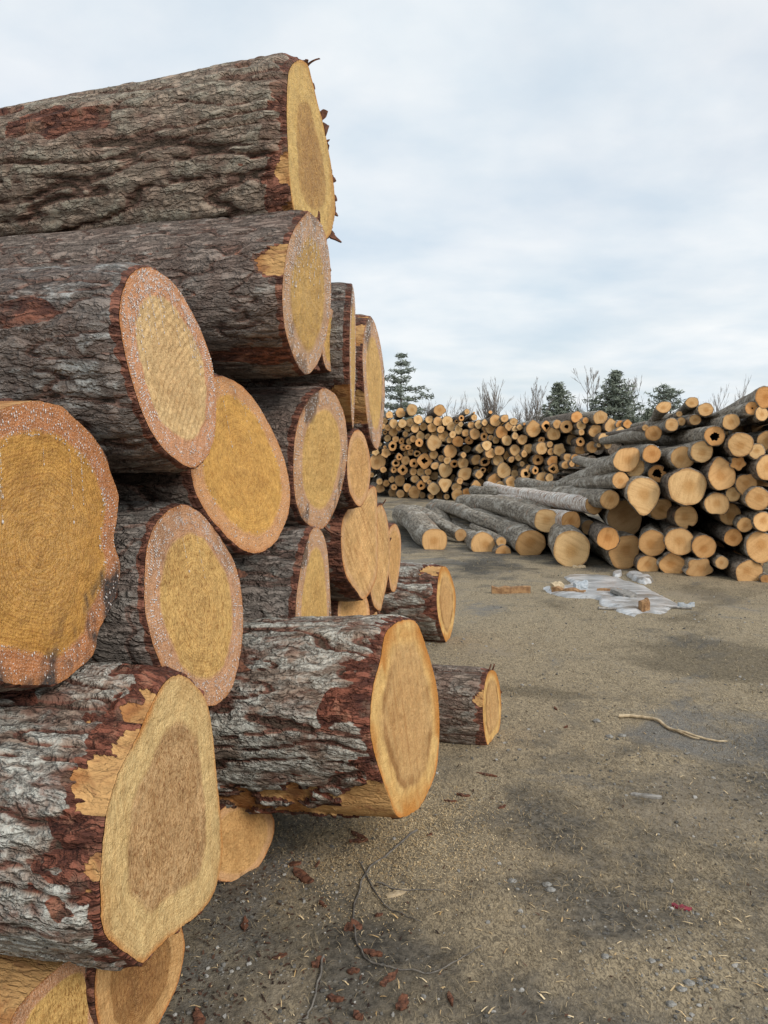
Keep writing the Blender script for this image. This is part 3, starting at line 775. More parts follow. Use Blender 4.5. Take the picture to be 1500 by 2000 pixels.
near_log(N7, 3.92, 'log seen edge-on with thin icy resin rim, next to the resin-dripping log', B_SMOOTH, F_STAIN, yaw=8, seed=8.8, M=160, dt=0.012, vis=0.9, beads=300, rim=0.007, thick=(0.004, 0.010), fscale=14, bare=((-60, 22, 0.35),), scrape=0.1)
near_log(N8, 4.62, 'tall narrow log end rimmed in resin, outermost of the upper rows', B_GREY, F_STAIN, yaw=13, seed=9.3, M=150, dt=0.014, vis=0.9, beads=700, rim=0.03, bare=((45, 18, 0.14), (-25, 16, 0.12)), scrape=0.3)
near_log(N9, 4.08, 'small tan oval log end without resin, under the edge-on log', B_DARK, F_TAN, yaw=13, seed=10.1, M=120, dt=0.018, vis=0.8, rim=0.04, scrape=0.2)
near_log(N10, 2.40, 'fuzzy yellow log end in pinkish resin ring, above the white-lichen log', B_SMOOTH, F_FUZZ, yaw=13, seed=11.6, M=220, dt=0.0085, vis=1.1, thick=(0.003, 0.007), fscale=9, stretch=0.8, beads=2000, drips=3, rim=0.006, flakes=4, scrape=0.0)
near_log(N11, 3.36, 'resin-rimmed log end half hidden behind the white-lichen log', B_SMOOTH, F_STAIN, yaw=13, seed=12.2, M=150, dt=0.012, vis=1.1, thick=(0.003, 0.009), fscale=12, beads=380, rim=0.006, scrape=0.0)
near_log(N12, 4.36, 'jagged tan log end with slanting saw marks and torn lower tip', B_GREY, F_SAW, yaw=13, seed=13.5, M=140, dt=0.014, vis=0.8, saw=0.0032, rim=0.04, scrape=0.2)
near_log(N12B, 4.98, 'narrow slanting log end just behind the jagged tan one', B_GREY, F_SAW, yaw=13, seed=14.4, M=120, dt=0.02, vis=0.8, saw=0.0030, rim=0.04, flakes=4)
near_log(N12C, 5.58, 'slim tan log end at the far end of the middle row', B_GREY, F_TAN, yaw=13, seed=15.2, M=110, dt=0.02, vis=0.8, rim=0.04)
near_log(N13, 2.85, 'thick white-lichen log jutting out with smooth orange streaked end', B_WHITE, F_ORANGE, yaw=13, pitch=3.6, seed=16.9, M=250, dt=0.0075, vis=1.3, thick=(0.006, 0.020), fscale=15, stretch=0.15, bare=((-50, 27, 0.62),), rim=0.055, scrape=0.24)
near_log(N14, 1.86, 'triangular fresh-cut log end with peeled red-brown bark beneath the ochre log', B_WHITE, F_FRESH, yaw=13, pitch=1.0, seed=17.3, M=260, dt=0.0065, vis=0.75, thick=(0.006, 0.022), fscale=16, stretch=0.22, bare=((62, 20, 0.085), (35, 14, 0.07), (8, 10, 0.05)), rim=0.085, scrape=0.38)
near_log(N15, 6.42, 'reddish log lying on the ground with ringed yellow end, farthest of the bottom row', B_WHITE, F_ORANGE, yaw=18, seed=18.8, M=140, dt=0.016, vis=1.2, bare=((75, 22, 0.16),), rim=0.05, scrape=0.3)
near_log(N16, 4.17, 'slim grey-brown log on the ground sticking out past the white-lichen log', B_GREY, F_ORANGE, yaw=15, seed=19.4, M=150, dt=0.011, vis=0.9, thick=(0.004, 0.010), fscale=16, rim=0.028, flakes=5, bare=((30, 10, 0.03),))
near_log(N17, 1.78, 'debarked yellow butt log at the bottom under the triangular log', B_GREY, F_FUZZ, yaw=20, seed=20.5, M=170, dt=0.010, vis=0.6, bare=((90, 400, 9.0),), rim=0.01, length=3.5)
near_log(N18, 2.00, 'brown-hearted log end with pale outer rim next to the debarked butt', B_GREY, F_BROWN, yaw=13, seed=21.7, M=150, dt=0.012, vis=0.5, thick=(0.003, 0.008), length=3.5, rim=0.01)
near_log(N19, 2.80, 'pale flared butt log on the ground under the white-lichen log', B_WHITE, F_TAN, yaw=16, seed=22.1, M=130, dt=0.012, vis=0.6, thick=(0.004, 0.012), rim=0.03, length=3.0)
near_log(N21, 4.55, 'splintered pale log stub below the jagged tan end', B_GREY, F_TAN, yaw=30, seed=23.9, M=100, dt=0.02, vis=0.5, rim=0.03, length=3.5, flakes=3)

def carrier_log(D, z, R, xend, seed, label, group='pine logs of the near stack'):
    ph = np.linspace(0, 2 * np.pi, 14, endpoint=False)
    c = np.array([xend, D, z])
    P = c + R * (np.cos(ph)[:, None] * np.array([0.23, -0.97, 0]) + np.sin(ph)[:, None] * np.array([0, 0, 1.0]))
    v = P - CAM
    k = 1 / (v @ FWD)
    x = 750 + F * (v @ RGT) * k; y = 1000 - F * (v @ UPV) * k
    near_log(list(zip(x, y)), D, label, B_DARK, F_TAN, yaw=13, seed=seed, M=90, dt=0.03, vis=0.6, rim=0.03)
carrier_log(3.62, 0.29, 0.28, -0.35, 31.1, 'shaded log at ground level deep behind the white-lichen log')
carrier_log(4.95, 0.28, 0.27, -0.15, 32.3, 'shaded ground-level log deep between the two logs that lie on the dirt')
carrier_log(5.55, 0.29, 0.28, -0.10, 33.8, 'shaded log carrying the slim tan log end of the middle row')

# ------------------------------------------------------------------ hardwood piles
SHAPES = {
    'round': lambda t: 1 + 0 * t,
    'pear': lambda t: 0.93 + 0.30 * np.exp(-((t + 1.57) / 0.42) ** 2) - 0.06 * np.cos(2 * t) * 0,
    'tri': lambda t: 0.92 + 0.16 * np.cos(3 * (t - 0.52)),
    'heart': lambda t: 0.98 + 0.20 * np.exp(-((t + 1.57) / 0.40) ** 2) - 0.16 * np.exp(-((t - 1.57) / 0.35) ** 2),
    'star': lambda t: 0.95 + 0.12 * np.cos(5 * t + 0.9),
    'square': lambda t: 0.97 + 0.07 * np.cos(4 * t),
    'notch': lambda t: 1.0 - 0.34 * np.exp(-((t - 0.5) / 0.22) ** 2),
    'wedge': lambda t: 0.95 + 0.22 * np.exp(-((t - 0.75) / 0.45) ** 2) - 0.10 * np.exp(-((t - 2.4) / 0.6) ** 2),
    'flatb': lambda t: 1.0 - 0.18 * np.exp(-((t + 1.57) / 0.5) ** 2),
    'cleft': lambda t: 1.0 - 0.30 * np.exp(-((t + 1.2) / 0.16) ** 2),
    'drop': lambda t: 0.92 + 0.28 * np.exp(-((t - 1.75) / 0.40) ** 2),
}
pr = np.random.default_rng(21)
def pile_log(cx, cy, rx, ry, D, d, L, label, group, shape='round', hollow=0.0, bark=None, M=26, nt=10, bend=0.0, tone=0.3, dirt=0.0,
             tilt=0.10, name='hardwood_log', taper=0.25, lob=0.05, K=6):
    d = np.asarray(d, float); d = d / np.linalg.norm(d)
    C = pix(cx, cy, D)
    n = -d + pr.normal(size=3) * tilt; n /= np.linalg.norm(n)
    h1 = np.cross([0, 0, 1.0], n); h1 /= np.linalg.norm(h1); h2 = np.cross(n, h1)
    th = np.linspace(-np.pi, np.pi, M, endpoint=False)
    sd = pr.random() * 50
    rs = SHAPES[shape](th) * (1 + lob * perlin(np.cos(th) * 1.3 + sd, np.sin(th) * 1.3, sd) * 2 + lob * 0.5 * perlin(np.cos(th) * 4 + sd, np.sin(th) * 4, sd))
    a = rx * D / F * rs; b_ = ry * D / F * rs
    # outline seen from the front: x to the right when viewed against the normal
    P = C + (np.cos(th) * a)[:, None] * h1 + (np.sin(th) * b_)[:, None] * h2
    Rm = float(np.mean(np.hypot(np.cos(th) * a, np.sin(th) * b_)))
    root = empty(name, (C[0], C[1], C[2] - Rm)); org = np.array(root.location)
    tag(root, label, 'log', group)
    r0 = hollow
    rk = np.linspace(r0, 1, K)
    pcn = C + Rm * 0.12 * (pr.normal() * h1 + pr.normal() * h2) * (0.4 if hollow else 1)
    if hollow:
        hs = 1 + 0.45 * np.clip(perlin(np.cos(th) * 2.2 + sd, np.sin(th) * 2.2, 9.0), -0.5, 0.6)
        inner = pcn + (r0 * hs)[:, None] * (P - pcn)
        FV = inner[None] + np.linspace(0, 1, K)[:, None, None] * (P - inner)[None]
    else:
        FV = pcn[None, None] + rk[:, None, None] * (P - pcn)[None]
    FV = FV + (0.012 * Rm * perlin((FV - C) @ h1 * 12 / max(Rm, .05) * .3 + sd, (FV - C) @ h2 * 12 / max(Rm, .05) * .3, sd))[..., None] * n
    fa = (FV - C) @ h1; fb = (FV - C) @ h2
    ang = pr.random() * 6.28
    fc = np.stack([fa * math.cos(ang) - fb * math.sin(ang) + sd, fa * math.sin(ang) + fb * math.cos(ang), 0 * fa], -1)
    fo = mesh_obj('cut_face', FV.reshape(-1, 3), grid_faces(K, M), M_PFACE, root, org, attrs={'rr': np.repeat(np.linspace(r0, 1, K), M), 'fc': fc.reshape(-1, 3)})
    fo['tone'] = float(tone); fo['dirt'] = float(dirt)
    if hollow:
        tt = np.linspace(0, 0.5, 5)
        HV = FV[0][None] * 1.0 + tt[:, None, None] * d
        cen = HV.mean(1, keepdims=True)
        HV = cen + (HV - cen) * np.linspace(1, 0.7, 5)[:, None, None]
        HVf = np.concatenate([HV.reshape(-1, 3), HV[-1].mean(0)[None]])
        last = 4 * M
        ff = grid_faces(5, M).tolist() + [[last + i, last + (i + 1) % M, 5 * M] for i in range(M)]
        mesh_obj('hollow_core', HVf, ff, M_ROT, root, org)
    T = np.r_[0, 0.012, np.linspace(0.05, L, nt)]
    sx, sz = pr.normal() * bend, pr.normal() * bend * 0.5
    lat = np.cross([0, 0, 1.0], d); lat /= np.linalg.norm(lat); upv = np.cross(d, lat); upv = upv if upv[2] > 0 else -upv
    q = T / L
    path = (sx * np.sin(q * np.pi) + bend * 0.4 * np.sin(q * 9 + sd) * q)[:, None] * lat + (sz * np.sin(q * np.pi))[:, None] * upv
    nb = perlin(np.cos(th)[None] * 2 + sd, np.sin(th)[None] * 2, T[:, None] * 1.6) * 0.10 + perlin(0.5 + 0 * th[None], sd, T[:, None] * 1.1) * min(0.22, bend) + perlin(np.cos(th)[None] * 6 + sd, np.sin(th)[None] * 6, T[:, None] * 7) * 0.035
    scl = (1 - taper * q)[:, None] * (1 + nb) + np.where(T > 0, 0.012 / max(Rm, 0.05) * 0.6, 0)[:, None]
    BVt = (C + T[:, None] * d + path)[:, None, :] + scl[..., None] * (P - C)[None]
    BVt[0] = P + 0.002 * d
    V = np.concatenate([BVt.reshape(-1, 3), BVt[-1].mean(0)[None]])
    last = (len(T) - 1) * M
    ff = grid_faces(len(T), M).tolist() + [[last + i, last + (i + 1) % M, len(T) * M] for i in range(M)]
    bcv = np.stack([Rm * np.cos(th)[None] + 0 * T[:, None] + sd, Rm * np.sin(th)[None] + 0 * T[:, None], T[:, None] + 0 * th[None]], -1).reshape(-1, 3)
    mesh_obj('bark', V, ff, bark or M_HBARK, root, org, attrs={'bc': np.concatenate([bcv, bcv[-1:]])})
    return root

def face_depth(x):            # front of the crooked hardwood pile
    return 1.0 / (0.0833 + (x - 850) / 640.0 * 0.025)
GR = 'logs of the crooked hardwood pile'
# x, y, half width, half height, options
RP = [
 (1295.7,795.5,14.5,11.5,dict(t=(1272,828,15),back=.9,l='thick log tilted up against the sky from the top of the crooked pile',s='wedge')),
 (1326.7,808.5,6,6,dict(back=.8)), (1312,829.6,12,12.5,dict(t=(1270,842,15),back=.6)), (1260.5,835.5,6,6,dict(back=.9)),
 (1276,846,15.5,15,dict(back=1.0,tone=.8)), (1331,823,7.5,8,dict(back=.8,dirt=.3)),
 (1222.7,898,26,25,dict(t=(1085,948,17.5),l='thick split-faced log with a crack across its end, sloping off the pile edge',s='wedge',bend=.15,tone=.45)),
 (1272.8,887,17,17.5,dict(tone=.9,t=(1215,880,16),l='orange round log end above the heart-shaped hollow log')),
 (1240,916,18,17,dict(s='wedge',back=.15,tone=.1)), (1211.5,938,15.5,16,dict(t=(1075,948,17),tone=.6,bend=.1)),
 (1284,925,17,17,dict(h=.5,s='notch',tone=.9,back=.25,l='hollow log with a heart-shaped dark hole, above the pear-shaped end')),
 (1334,894,22,22.5,dict(back=.15)), (1352,786,12,10,dict(t=(1312,822,15),back=.7)), (1378,800,14,12.5,dict(t=(1330,826,15),back=.6)),
 (1357.6,820,11,10,dict(back=.7)), (1428,824,16,15.5,dict(t=(1330,850,14.5),l='round log end resting on the long sloping trunk')),
 (1396,851.5,19,19,dict(h=.42,tone=.85,l='hollow log with a jagged dark hole under the long sloping trunk')), (1370.5,882,20,21,dict(tone=.2)),
 (1446.7,868,23,23,dict(tone=.35)), (1478.7,882,14,14.5,dict(tone=.1)), (1497,862,18,19,dict(back=.2)),
 (1410,929,28,31,dict(tone=.5,l='large log end with an orange bulge beside it, right of the biggest round end',s='drop')),
 (1442,905,14,13,dict(tone=.9,back=.05,s='star')), (1458,945,20,21,dict(tone=.6,back=.1,s='heart')), (1500,913,22,25,dict()),
 (1469,797.6,13,13,dict(t=(1235,874,16.5),tone=.9,h=.14,l='long trunk sloping down across the top of the crooked pile',bend=.1)),
 (1488,808,12,14,dict(tone=.3)), (1494,776,17,21,dict(t=(1392,818,16),tone=1.0,l='bright orange end of the highest long trunk')),
 (1257,964,34,34,dict(s='pear',tone=.15,back=-.25,l='pear-shaped pale log end pointing downward')),
 (1289,995,22,21,dict(back=.25,s='wedge')), (1342,951,36,36,dict(tone=.1,back=-.2,l='biggest round pale log end of the crooked pile')),
 (1191,976,18,19,dict(t=(1040,962,17.5),tone=.4,l='log with torn bark tip lying over the birch trunks')),
 (1219.5,1013.6,33,36,dict(back=.5,dirt=.75,l='large dark weathered log end recessed under the pear-shaped one')),
 (1188,1052,21,22,dict(tone=1.0,back=-.15,l='bright orange log end beside the olive-yellow one')),
 (1218,1079,32,35,dict(s='wedge',tone=.5,dirt=.15,back=.05,l='oblong log end with parallel saw lines in the bottom row')),
 (1274,1060.5,26,26.5,dict(tone=.6)), (1266,1104,21,18.5,dict(tone=.5)), (1327,1058,27,26,dict(tone=.4)), (1315,1103.5,26,24,dict(tone=.6,s='square')),
 (1340,1010,22,23,dict(tone=.3,back=.2,s='cleft')), (1399.7,985,23,23,dict(tone=.3,s='flatb')), (1432,965.6,14,14.5,dict(tone=.05,back=.1)),
 (1426,1005,20,22,dict(back=.3,tone=.4)), (1480,974,22,22.5,dict(tone=.5)), (1455,1025,14.5,14.5,dict(tone=.5)), (1432,1050,16.5,17,dict(tone=.9)),
 (1491,1019,19,19.5,dict()), (1486,1069,27,31,dict(tone=.5)), (1375,1068,23,23,dict(tone=.7)),
 (1366,1111,26,22,dict(s='star',dirt=.5,l='star-shaped shaded log end with a crack in the bottom row')), (1410,1099,12,12.5,dict(dirt=.3)),
 (1463,1119,26,26,dict(dirt=.25,s='flatb',l='shaded log end with a red-brown lower lip in the bottom row')), (1495,1131,9,9,dict(dirt=.6,tone=1)),
 (849,1057,25.5,25.5,dict(t=(796,1004,17.5),s='flatb',l='outermost log at the thin end of the crooked pile',tp=.1,bend=.3,dv=12.4)),
 (943,1063,24,24,dict(t=(842,1006,18),s='flatb',l='second log lying on the dirt at the thin end of the crooked pile',tp=.1,bend=.3,dv=12.2)),
 (979,1058,10,9.5,dict(t=(922,1028,14.5),l='thin pale stick-like log between two thicker ones',dv=12.0)),
 (983,1081,15,16,dict(t=(880,1020,17.5),s='cleft',tone=.7,l='small cracked log end on the dirt at the thin end of the pile',dv=11.95)),
 (1036,1063,30,29,dict(t=(862,988,20),l='long mossy trunk with a tan end reaching far back over the dirt',tp=.25,bend=.38,tone=.5,dv=11.75)),
 (1067,1017,23.5,23,dict(t=(915,984,18.5),l='grey trunk with a pale round end just below the birch trunks',bend=.1,tone=.1,dv=11.6)),
 (1115,1018,19.5,19.5,dict(t=(935,976,18.5),birch=1,l='peeling birch trunk with an orange-tan end',bend=.12,tone=.8,dv=11.3)),
 (1160,987,17.5,17.5,dict(t=(948,948,18.5),birch=1,l='white birch trunk lying on top of the low end of the pile',bend=.15,tone=.5,dv=11.1)),
 (1116,1073,36,36,dict(tone=0,l='large olive-yellow log end with a star crack beside the ice patch',back=-.1,olive=1)),
 (1092,1003,20,20,dict(t=(903,986,18),tp=-.35,bend=.12,dv=13.2,dirt=.7,l='stout grey trunk whose rounded butt shows behind the mossy trunk')),
 (1168,962,15,15,dict(t=(926,958,18.2),tp=0.0,bend=.2,dv=12.6,dirt=.6,l='brown trunk tucked behind the white birch trunk')),
 (1130,990,12,12,dict(t=(955,975,17.2),tp=0.1,bend=.2,dv=12.2,birch=1,dirt=.4,l='thin ragged birch trunk between the grey trunks')),
 (1190,950,17,17,dict(t=(1020,944,19),tp=0.0,bend=.25,dv=12.9,dirt=.6,l='dark trunk on the far side of the low pile end')),
 (900,1045,12,12,dict(t=(812,1000,18.5),tp=0.0,bend=.3,dv=13.4,dirt=.6,l='crooked grey limb behind the outermost log')),
 (1000,1040,14,14,dict(t=(850,992,19.2),tp=0.0,bend=.3,dv=12.9,dirt=.6,l='bent grey limb lying between the two long trunks')),
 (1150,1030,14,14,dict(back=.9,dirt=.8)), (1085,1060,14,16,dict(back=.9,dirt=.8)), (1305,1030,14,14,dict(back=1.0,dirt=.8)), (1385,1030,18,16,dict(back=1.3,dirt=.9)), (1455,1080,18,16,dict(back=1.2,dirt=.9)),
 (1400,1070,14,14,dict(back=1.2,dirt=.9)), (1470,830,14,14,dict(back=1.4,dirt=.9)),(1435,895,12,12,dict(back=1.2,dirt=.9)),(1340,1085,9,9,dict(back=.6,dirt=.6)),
 (1450,842,20,18,dict(back=1.5,dirt=.9)), (1490,836,20,19,dict(back=1.2,dirt=.9)), (1425,852,14,14,dict(back=1.6,dirt=.9)), (1488,945,15,15,dict(back=1.3,dirt=.8)), (1478,1000,15,15,dict(back=1.2,dirt=.8)), (1498,1045,13,13,dict(back=1.0,dirt=.8)), (1440,1085,13,12,dict(back=1.1,dirt=.8)), (1478,1100,13,12,dict(back=1.1,dirt=.8)),  # recessed logs added to plug gaps where sky light came through
] + [(1526 + 22 * (k % 2), 800 + 44 * k, 21, 21, dict(tone=.2 + .1 * (k % 5), back=.15, l='%s log of the column at the wide end of the crooked pile' % q)) for k, q in enumerate(('topmost', 'second', 'third', 'fourth', 'fifth', 'sixth', 'seventh'))]  # out-of-view column added to block light and close gaps
LM = {'topsplit': 0}
marks = [(1222.7,898,'the split-faced log'),(1284,925,'the heart-holed hollow log'),(1257,964,'the pear-shaped end'),(1342,951,'the biggest round end'),(1396,851.5,'the jagged hollow log'),
         (1410,929,'the end with the orange bulge'),(1366,1111,'the star-shaped end'),(1463,1119,'the red-lipped end'),(1116,1073,'the olive-yellow end'),(1218,1079,'the oblong saw-lined end'),(1295.7,795.5,'the log tilted against the sky'),(1494,776,'the bright orange trunk end'),(1428,824,'the round end on the sloping trunk')]
used = set()
def by_mark(x, y, size, look):
    for mk in sorted(marks, key=lambda q: math.hypot(x - q[0], y - q[1])):
        dx_, dy_ = x - mk[0], y - mk[1]
        rel = ('above' if dy_ < 0 else 'below') if abs(dy_) > 1.4 * abs(dx_) else ('level with' if abs(dx_) > 2.2 * abs(dy_) else ('diagonally above' if dy_ < 0 else 'diagonally below'))
        lab = '%s %s log end %s %s' % (size, look, rel, mk[2])
        if lab not in used:
            used.add(lab); return lab
for i, (x, y, rx, ry, o) in enumerate(RP):
    D = o.get('dv') or face_depth(x)
    D = D + o.get('back', 0.0) + pr.normal() * 0.03
    L = 6.5
    if 't' in o:
        tx, ty, Dt = o['t']
        v = pix(tx, ty, Dt) - pix(x, y, D); L = float(np.linalg.norm(v)); d = v
    else:
        d = np.array([(1010 - 750) / F + 0.35 * (x - 1250) / F, 1.0, 0.0]) + pr.normal(size=3) * np.array([0.05, 0, 0.02])
    row = 'bottom row' if y > 1040 else ('middle rows' if y > 880 else 'top rows')
    size = 'thick' if rx > 22 else ('thin' if rx < 13 else 'medium')
    look = 'shaded' if o.get('dirt', 0) > 0.5 else ('hollow' if o.get('h', 0) > .2 else ('orange' if o.get('tone', .4) > .55 else 'tan'))  # heavy dirt on these ends is recess shade put into the colour
    lab = o.get('l') or by_mark(x, y, size, look)
    pile_log(x, y, rx, ry, D, d, L, lab, GR, shape=o.get('s', 'round'), hollow=o.get('h', 0), bark=M_BIRCH if o.get('birch') else (M_HBARK if 't' in o or i % 3 else M_BBARK),
             M=40, nt=30 if 't' in o else 12, bend=o.get('bend', 0.04), tone=o.get('tone', 0.4), dirt=o.get('dirt', 0), tilt=0.09, lob=0.045, K=8, taper=o.get('tp', 0.3))

# ---- the tall straight stack at the back of the yard
def back_depth(x):
    return 1.0 / (0.03774 + (x - 740) / 500.0 * 0.00988)
Z6 = [(305,305,55),(470,270,68,'notch'),(635,225,75),(1040,235,80,'square'),(1440,255,38),(240,390,40),(365,425,62,'pear'),(495,430,60),(610,415,58),(725,370,66),(885,370,58),(1015,400,65),(1155,395,75),(1360,350,42,'H'),(1290,400,32,'H'),(1350,440,35),(575,495,55),(680,500,62),(800,475,55),(930,490,68),(1055,515,52),(1215,475,64),(1320,525,62),(280,490,45),(215,470,40),(360,555,65),(440,500,40),(240,560,32,'H'),(540,585,40),(275,645,48),(395,660,45),(480,690,45,'H'),(350,760,65,'H'),(590,690,45),(650,655,48),(755,615,65),(860,620,40),(965,590,45),(1100,615,76),(960,715,102,'cleft'),(740,710,60,'H'),(670,770,45,'D'),(510,780,45,'H'),(580,780,40,'H'),(1230,590,50),(1310,690,78,'O'),(1190,670,45),(1420,570,55),(1200,835,95),(820,790,75,'D'),(955,885,62),(710,870,48,'H'),(620,850,45,'H'),(560,870,45),(240,775,22,'H'),(165,735,30),(100,845,55,'star'),(250,860,65,'star'),(450,920,45,'H'),(540,970,62),(665,1015,65,'H'),(820,980,105,'H'),(1065,940,45),(1390,890,40),(1440,800,60,'D'),(130,990,110),(400,1010,55,'H'),(370,1110,45,'H'),(500,1110,72,'H'),(215,1105,45),(970,1050,55),(1150,970,55),(1255,1020,58,'H'),(1385,1010,78),(1125,1100,100,'heart'),(655,1135,50),(770,1145,60),(870,1140,45),(1400,1170,95),(955,1200,60,'D'),(680,1240,55),(835,1235,55,'tri'),(160,1280,45),(260,1305,50,'notch'),(455,1265,78),(340,1250,45),(40,1180,35),(375,1360,40,'H'),(570,1370,62),(770,1340,68,'H'),(955,1385,90,'square'),(1120,1320,95,'tri'),(1290,1365,65),(1245,1235,50,'D'),(1440,1435,58,'O'),(1340,1270,45),(360,1460,68,'D'),(465,1470,55),(675,1460,88),(540,1505,40,'D'),(785,1480,45,'D'),(915,1520,42),(1050,1510,58,'D'),(1145,1500,40),(1300,1515,85),(165,1380,70,'D'),(890,1290,35)]
Z7 = [(195,265,46),(150,375,48),(262,368,58),(350,340,42),(510,310,78),(640,280,55,'wedge'),(205,505,76),(440,425,80,'wedge'),(360,440,50,'tri'),(600,365,45),(705,395,60),(775,330,52),(860,410,42),(795,430,45),(600,480,82,'O'),(345,545,55,'H'),(120,600,60,'H'),(440,560,35),(385,670,68,'pear'),(515,590,55),(675,600,75),(800,540,50),(900,590,72),(1070,440,118),(1255,395,75,'H'),(1410,365,58),(1360,510,92,'flatb'),(1180,595,45,'H'),(1305,660,45),(130,730,95,'heart'),(285,720,60,'square'),(430,790,75),(565,755,65),(795,735,80,'pear'),(990,720,70,'star'),(930,800,48),(1185,720,82),(1320,765,52),(1440,740,90,'star'),(220,885,78),(350,915,72,'H'),(410,840,45,'H'),(550,890,75),(680,830,60),(740,880,42),(845,850,48),(1130,890,78,'H'),(1340,910,78,'O'),(900,945,38),(980,870,90,'D'),(635,1050,108),(455,1040,68,'D'),(270,1100,58),(230,1030,50,'D'),(320,1040,45,'H'),(1000,1005,45),(1090,1045,58,'H'),(950,1090,70,'C'),(1240,1030,52,'D'),(1355,1015,68,'H'),(1185,1155,90),(490,1180,100),(740,1215,82),(870,1165,42),(790,1090,55,'D'),(225,1265,68),(290,1210,55,'D'),(195,1365,40),(580,1270,65),(915,1250,70),(1140,1275,90),(1300,1150,60),(800,1020,50,'D'),(460,1290,55)]
Z8 = [(65,400,62),(220,445,95,'H'),(390,295,95,'O'),(530,345,48,'O'),(460,425,70),(465,535,48),(330,525,50,'D'),(770,300,115,'flatb'),(950,440,110,'drop'),(1080,410,60,'O'),(1215,400,68,'O'),(1110,575,112,'square'),(680,515,102,'wedge'),(1280,580,55,'H'),(820,635,85,'wedge'),(660,670,70,'D'),(890,735,70),(745,745,32),(635,775,90),(310,660,85,'D'),(445,690,68,'H'),(445,820,80,'D'),(240,950,65),(200,1070,58),(310,1055,45),(360,950,60,'H'),(40,1090,40),(50,1160,50)]
circ = []
for zz, ox, oy, k in ((Z6, 720, 770, 7.5), (Z7, 900, 780, 7.5), (Z8, 1080, 780, 8.333)):
    for c in zz:
        x, y, r = ox + c[0] / k, oy + c[1] / k, c[2] / k * 1.06
        if zz is not Z6 and any(math.hypot(x - q[0], y - q[1]) < 0.55 * max(r, q[2]) for q in circ): continue
        circ.append((x, y, r, c[3] if len(c) > 3 else ''))
fill = []
tops = [(720, 815), (760, 818), (800, 812), (860, 812), (900, 822), (960, 830), (1000, 835), (1050, 828), (1100, 820), (1160, 822), (1240, 826), (1260, 840)]
tries = 0
while tries < 6000 and len(fill) < 34:
    tries += 1
    x = pr.uniform(722, 1240); y = pr.uniform(815, 985); r = pr.uniform(3.2, 6.0)
    if y < np.interp(x, [t[0] for t in tops], [t[1] for t in tops]) + 6: continue
    if y + r > 880 + 2400 / back_depth(x): continue
    if any(math.hypot(x - q[0], y - q[1]) < 0.86 * (r + q[2]) for q in circ + fill): continue
    fill.append((x, y, r, 'D'))
GB = 'logs of the tall straight stack at the back of the yard'
bmarks = [(829,900,'the wide jagged-holed log'),(858,801,'the square-topped top log'),(870,917,'the big heart-shaped end'),(869,946,'the three-cornered end'),(848,865,'the wide cleft end'),(880,881,'the big plain round end'),(810,965,'the pale bottom end'),(737,902,'the big end beside the near stack'),
          (984,920,'the widest middle end'),(1042,838,'the widest top end'),(1067,832,'the orange hollow top log'),(917,877,'the dark heart-shaped end'),(1172,816,'the broad flat-bottomed top end'),(1194,833,'the tall drop-shaped top end'),(1126,815,'the twin orange top end'),(1213,849,'the square pale end'),(1106,833,'the black-holed orange top end'),(965,937,'the wide low end'),(1058,934,'the wide pale low end')]
bused = {}
def back_label(x, y, size, look, row):
    for mk in sorted(bmarks, key=lambda q: math.hypot(x - q[0], y - q[1]))[:2]:
        dx_, dy_ = x - mk[0], y - mk[1]
        if math.hypot(dx_, dy_) < 3: return '%s log end, %s of the tall back stack' % (mk[2].replace('the ', '', 1).replace(' end', '').replace(' log', ''), row)
        rel = ('above' if dy_ < 0 else 'below') if abs(dy_) > 1.4 * abs(dx_) else ('level with' if abs(dx_) > 2.2 * abs(dy_) else ('diagonally above' if dy_ < 0 else 'diagonally below'))
        lab = '%s %s log end %s %s of the back stack' % (size, look, rel, mk[2])
        if len(lab.replace('-', ' ').split()) > 16: lab = '%s %s end %s %s at the back' % (size, look, rel, mk[2])
        if len(lab.replace('-', ' ').split()) > 16: lab = '%s %s end %s %s' % (size, look, rel, mk[2])
        if lab not in bused:
            bused[lab] = 1; return lab
    return '%s %s log end in the %s of the tall back stack' % (size, look, row)
SH2 = ['round', 'round', 'round', 'square', 'flatb', 'round', 'wedge', 'drop']
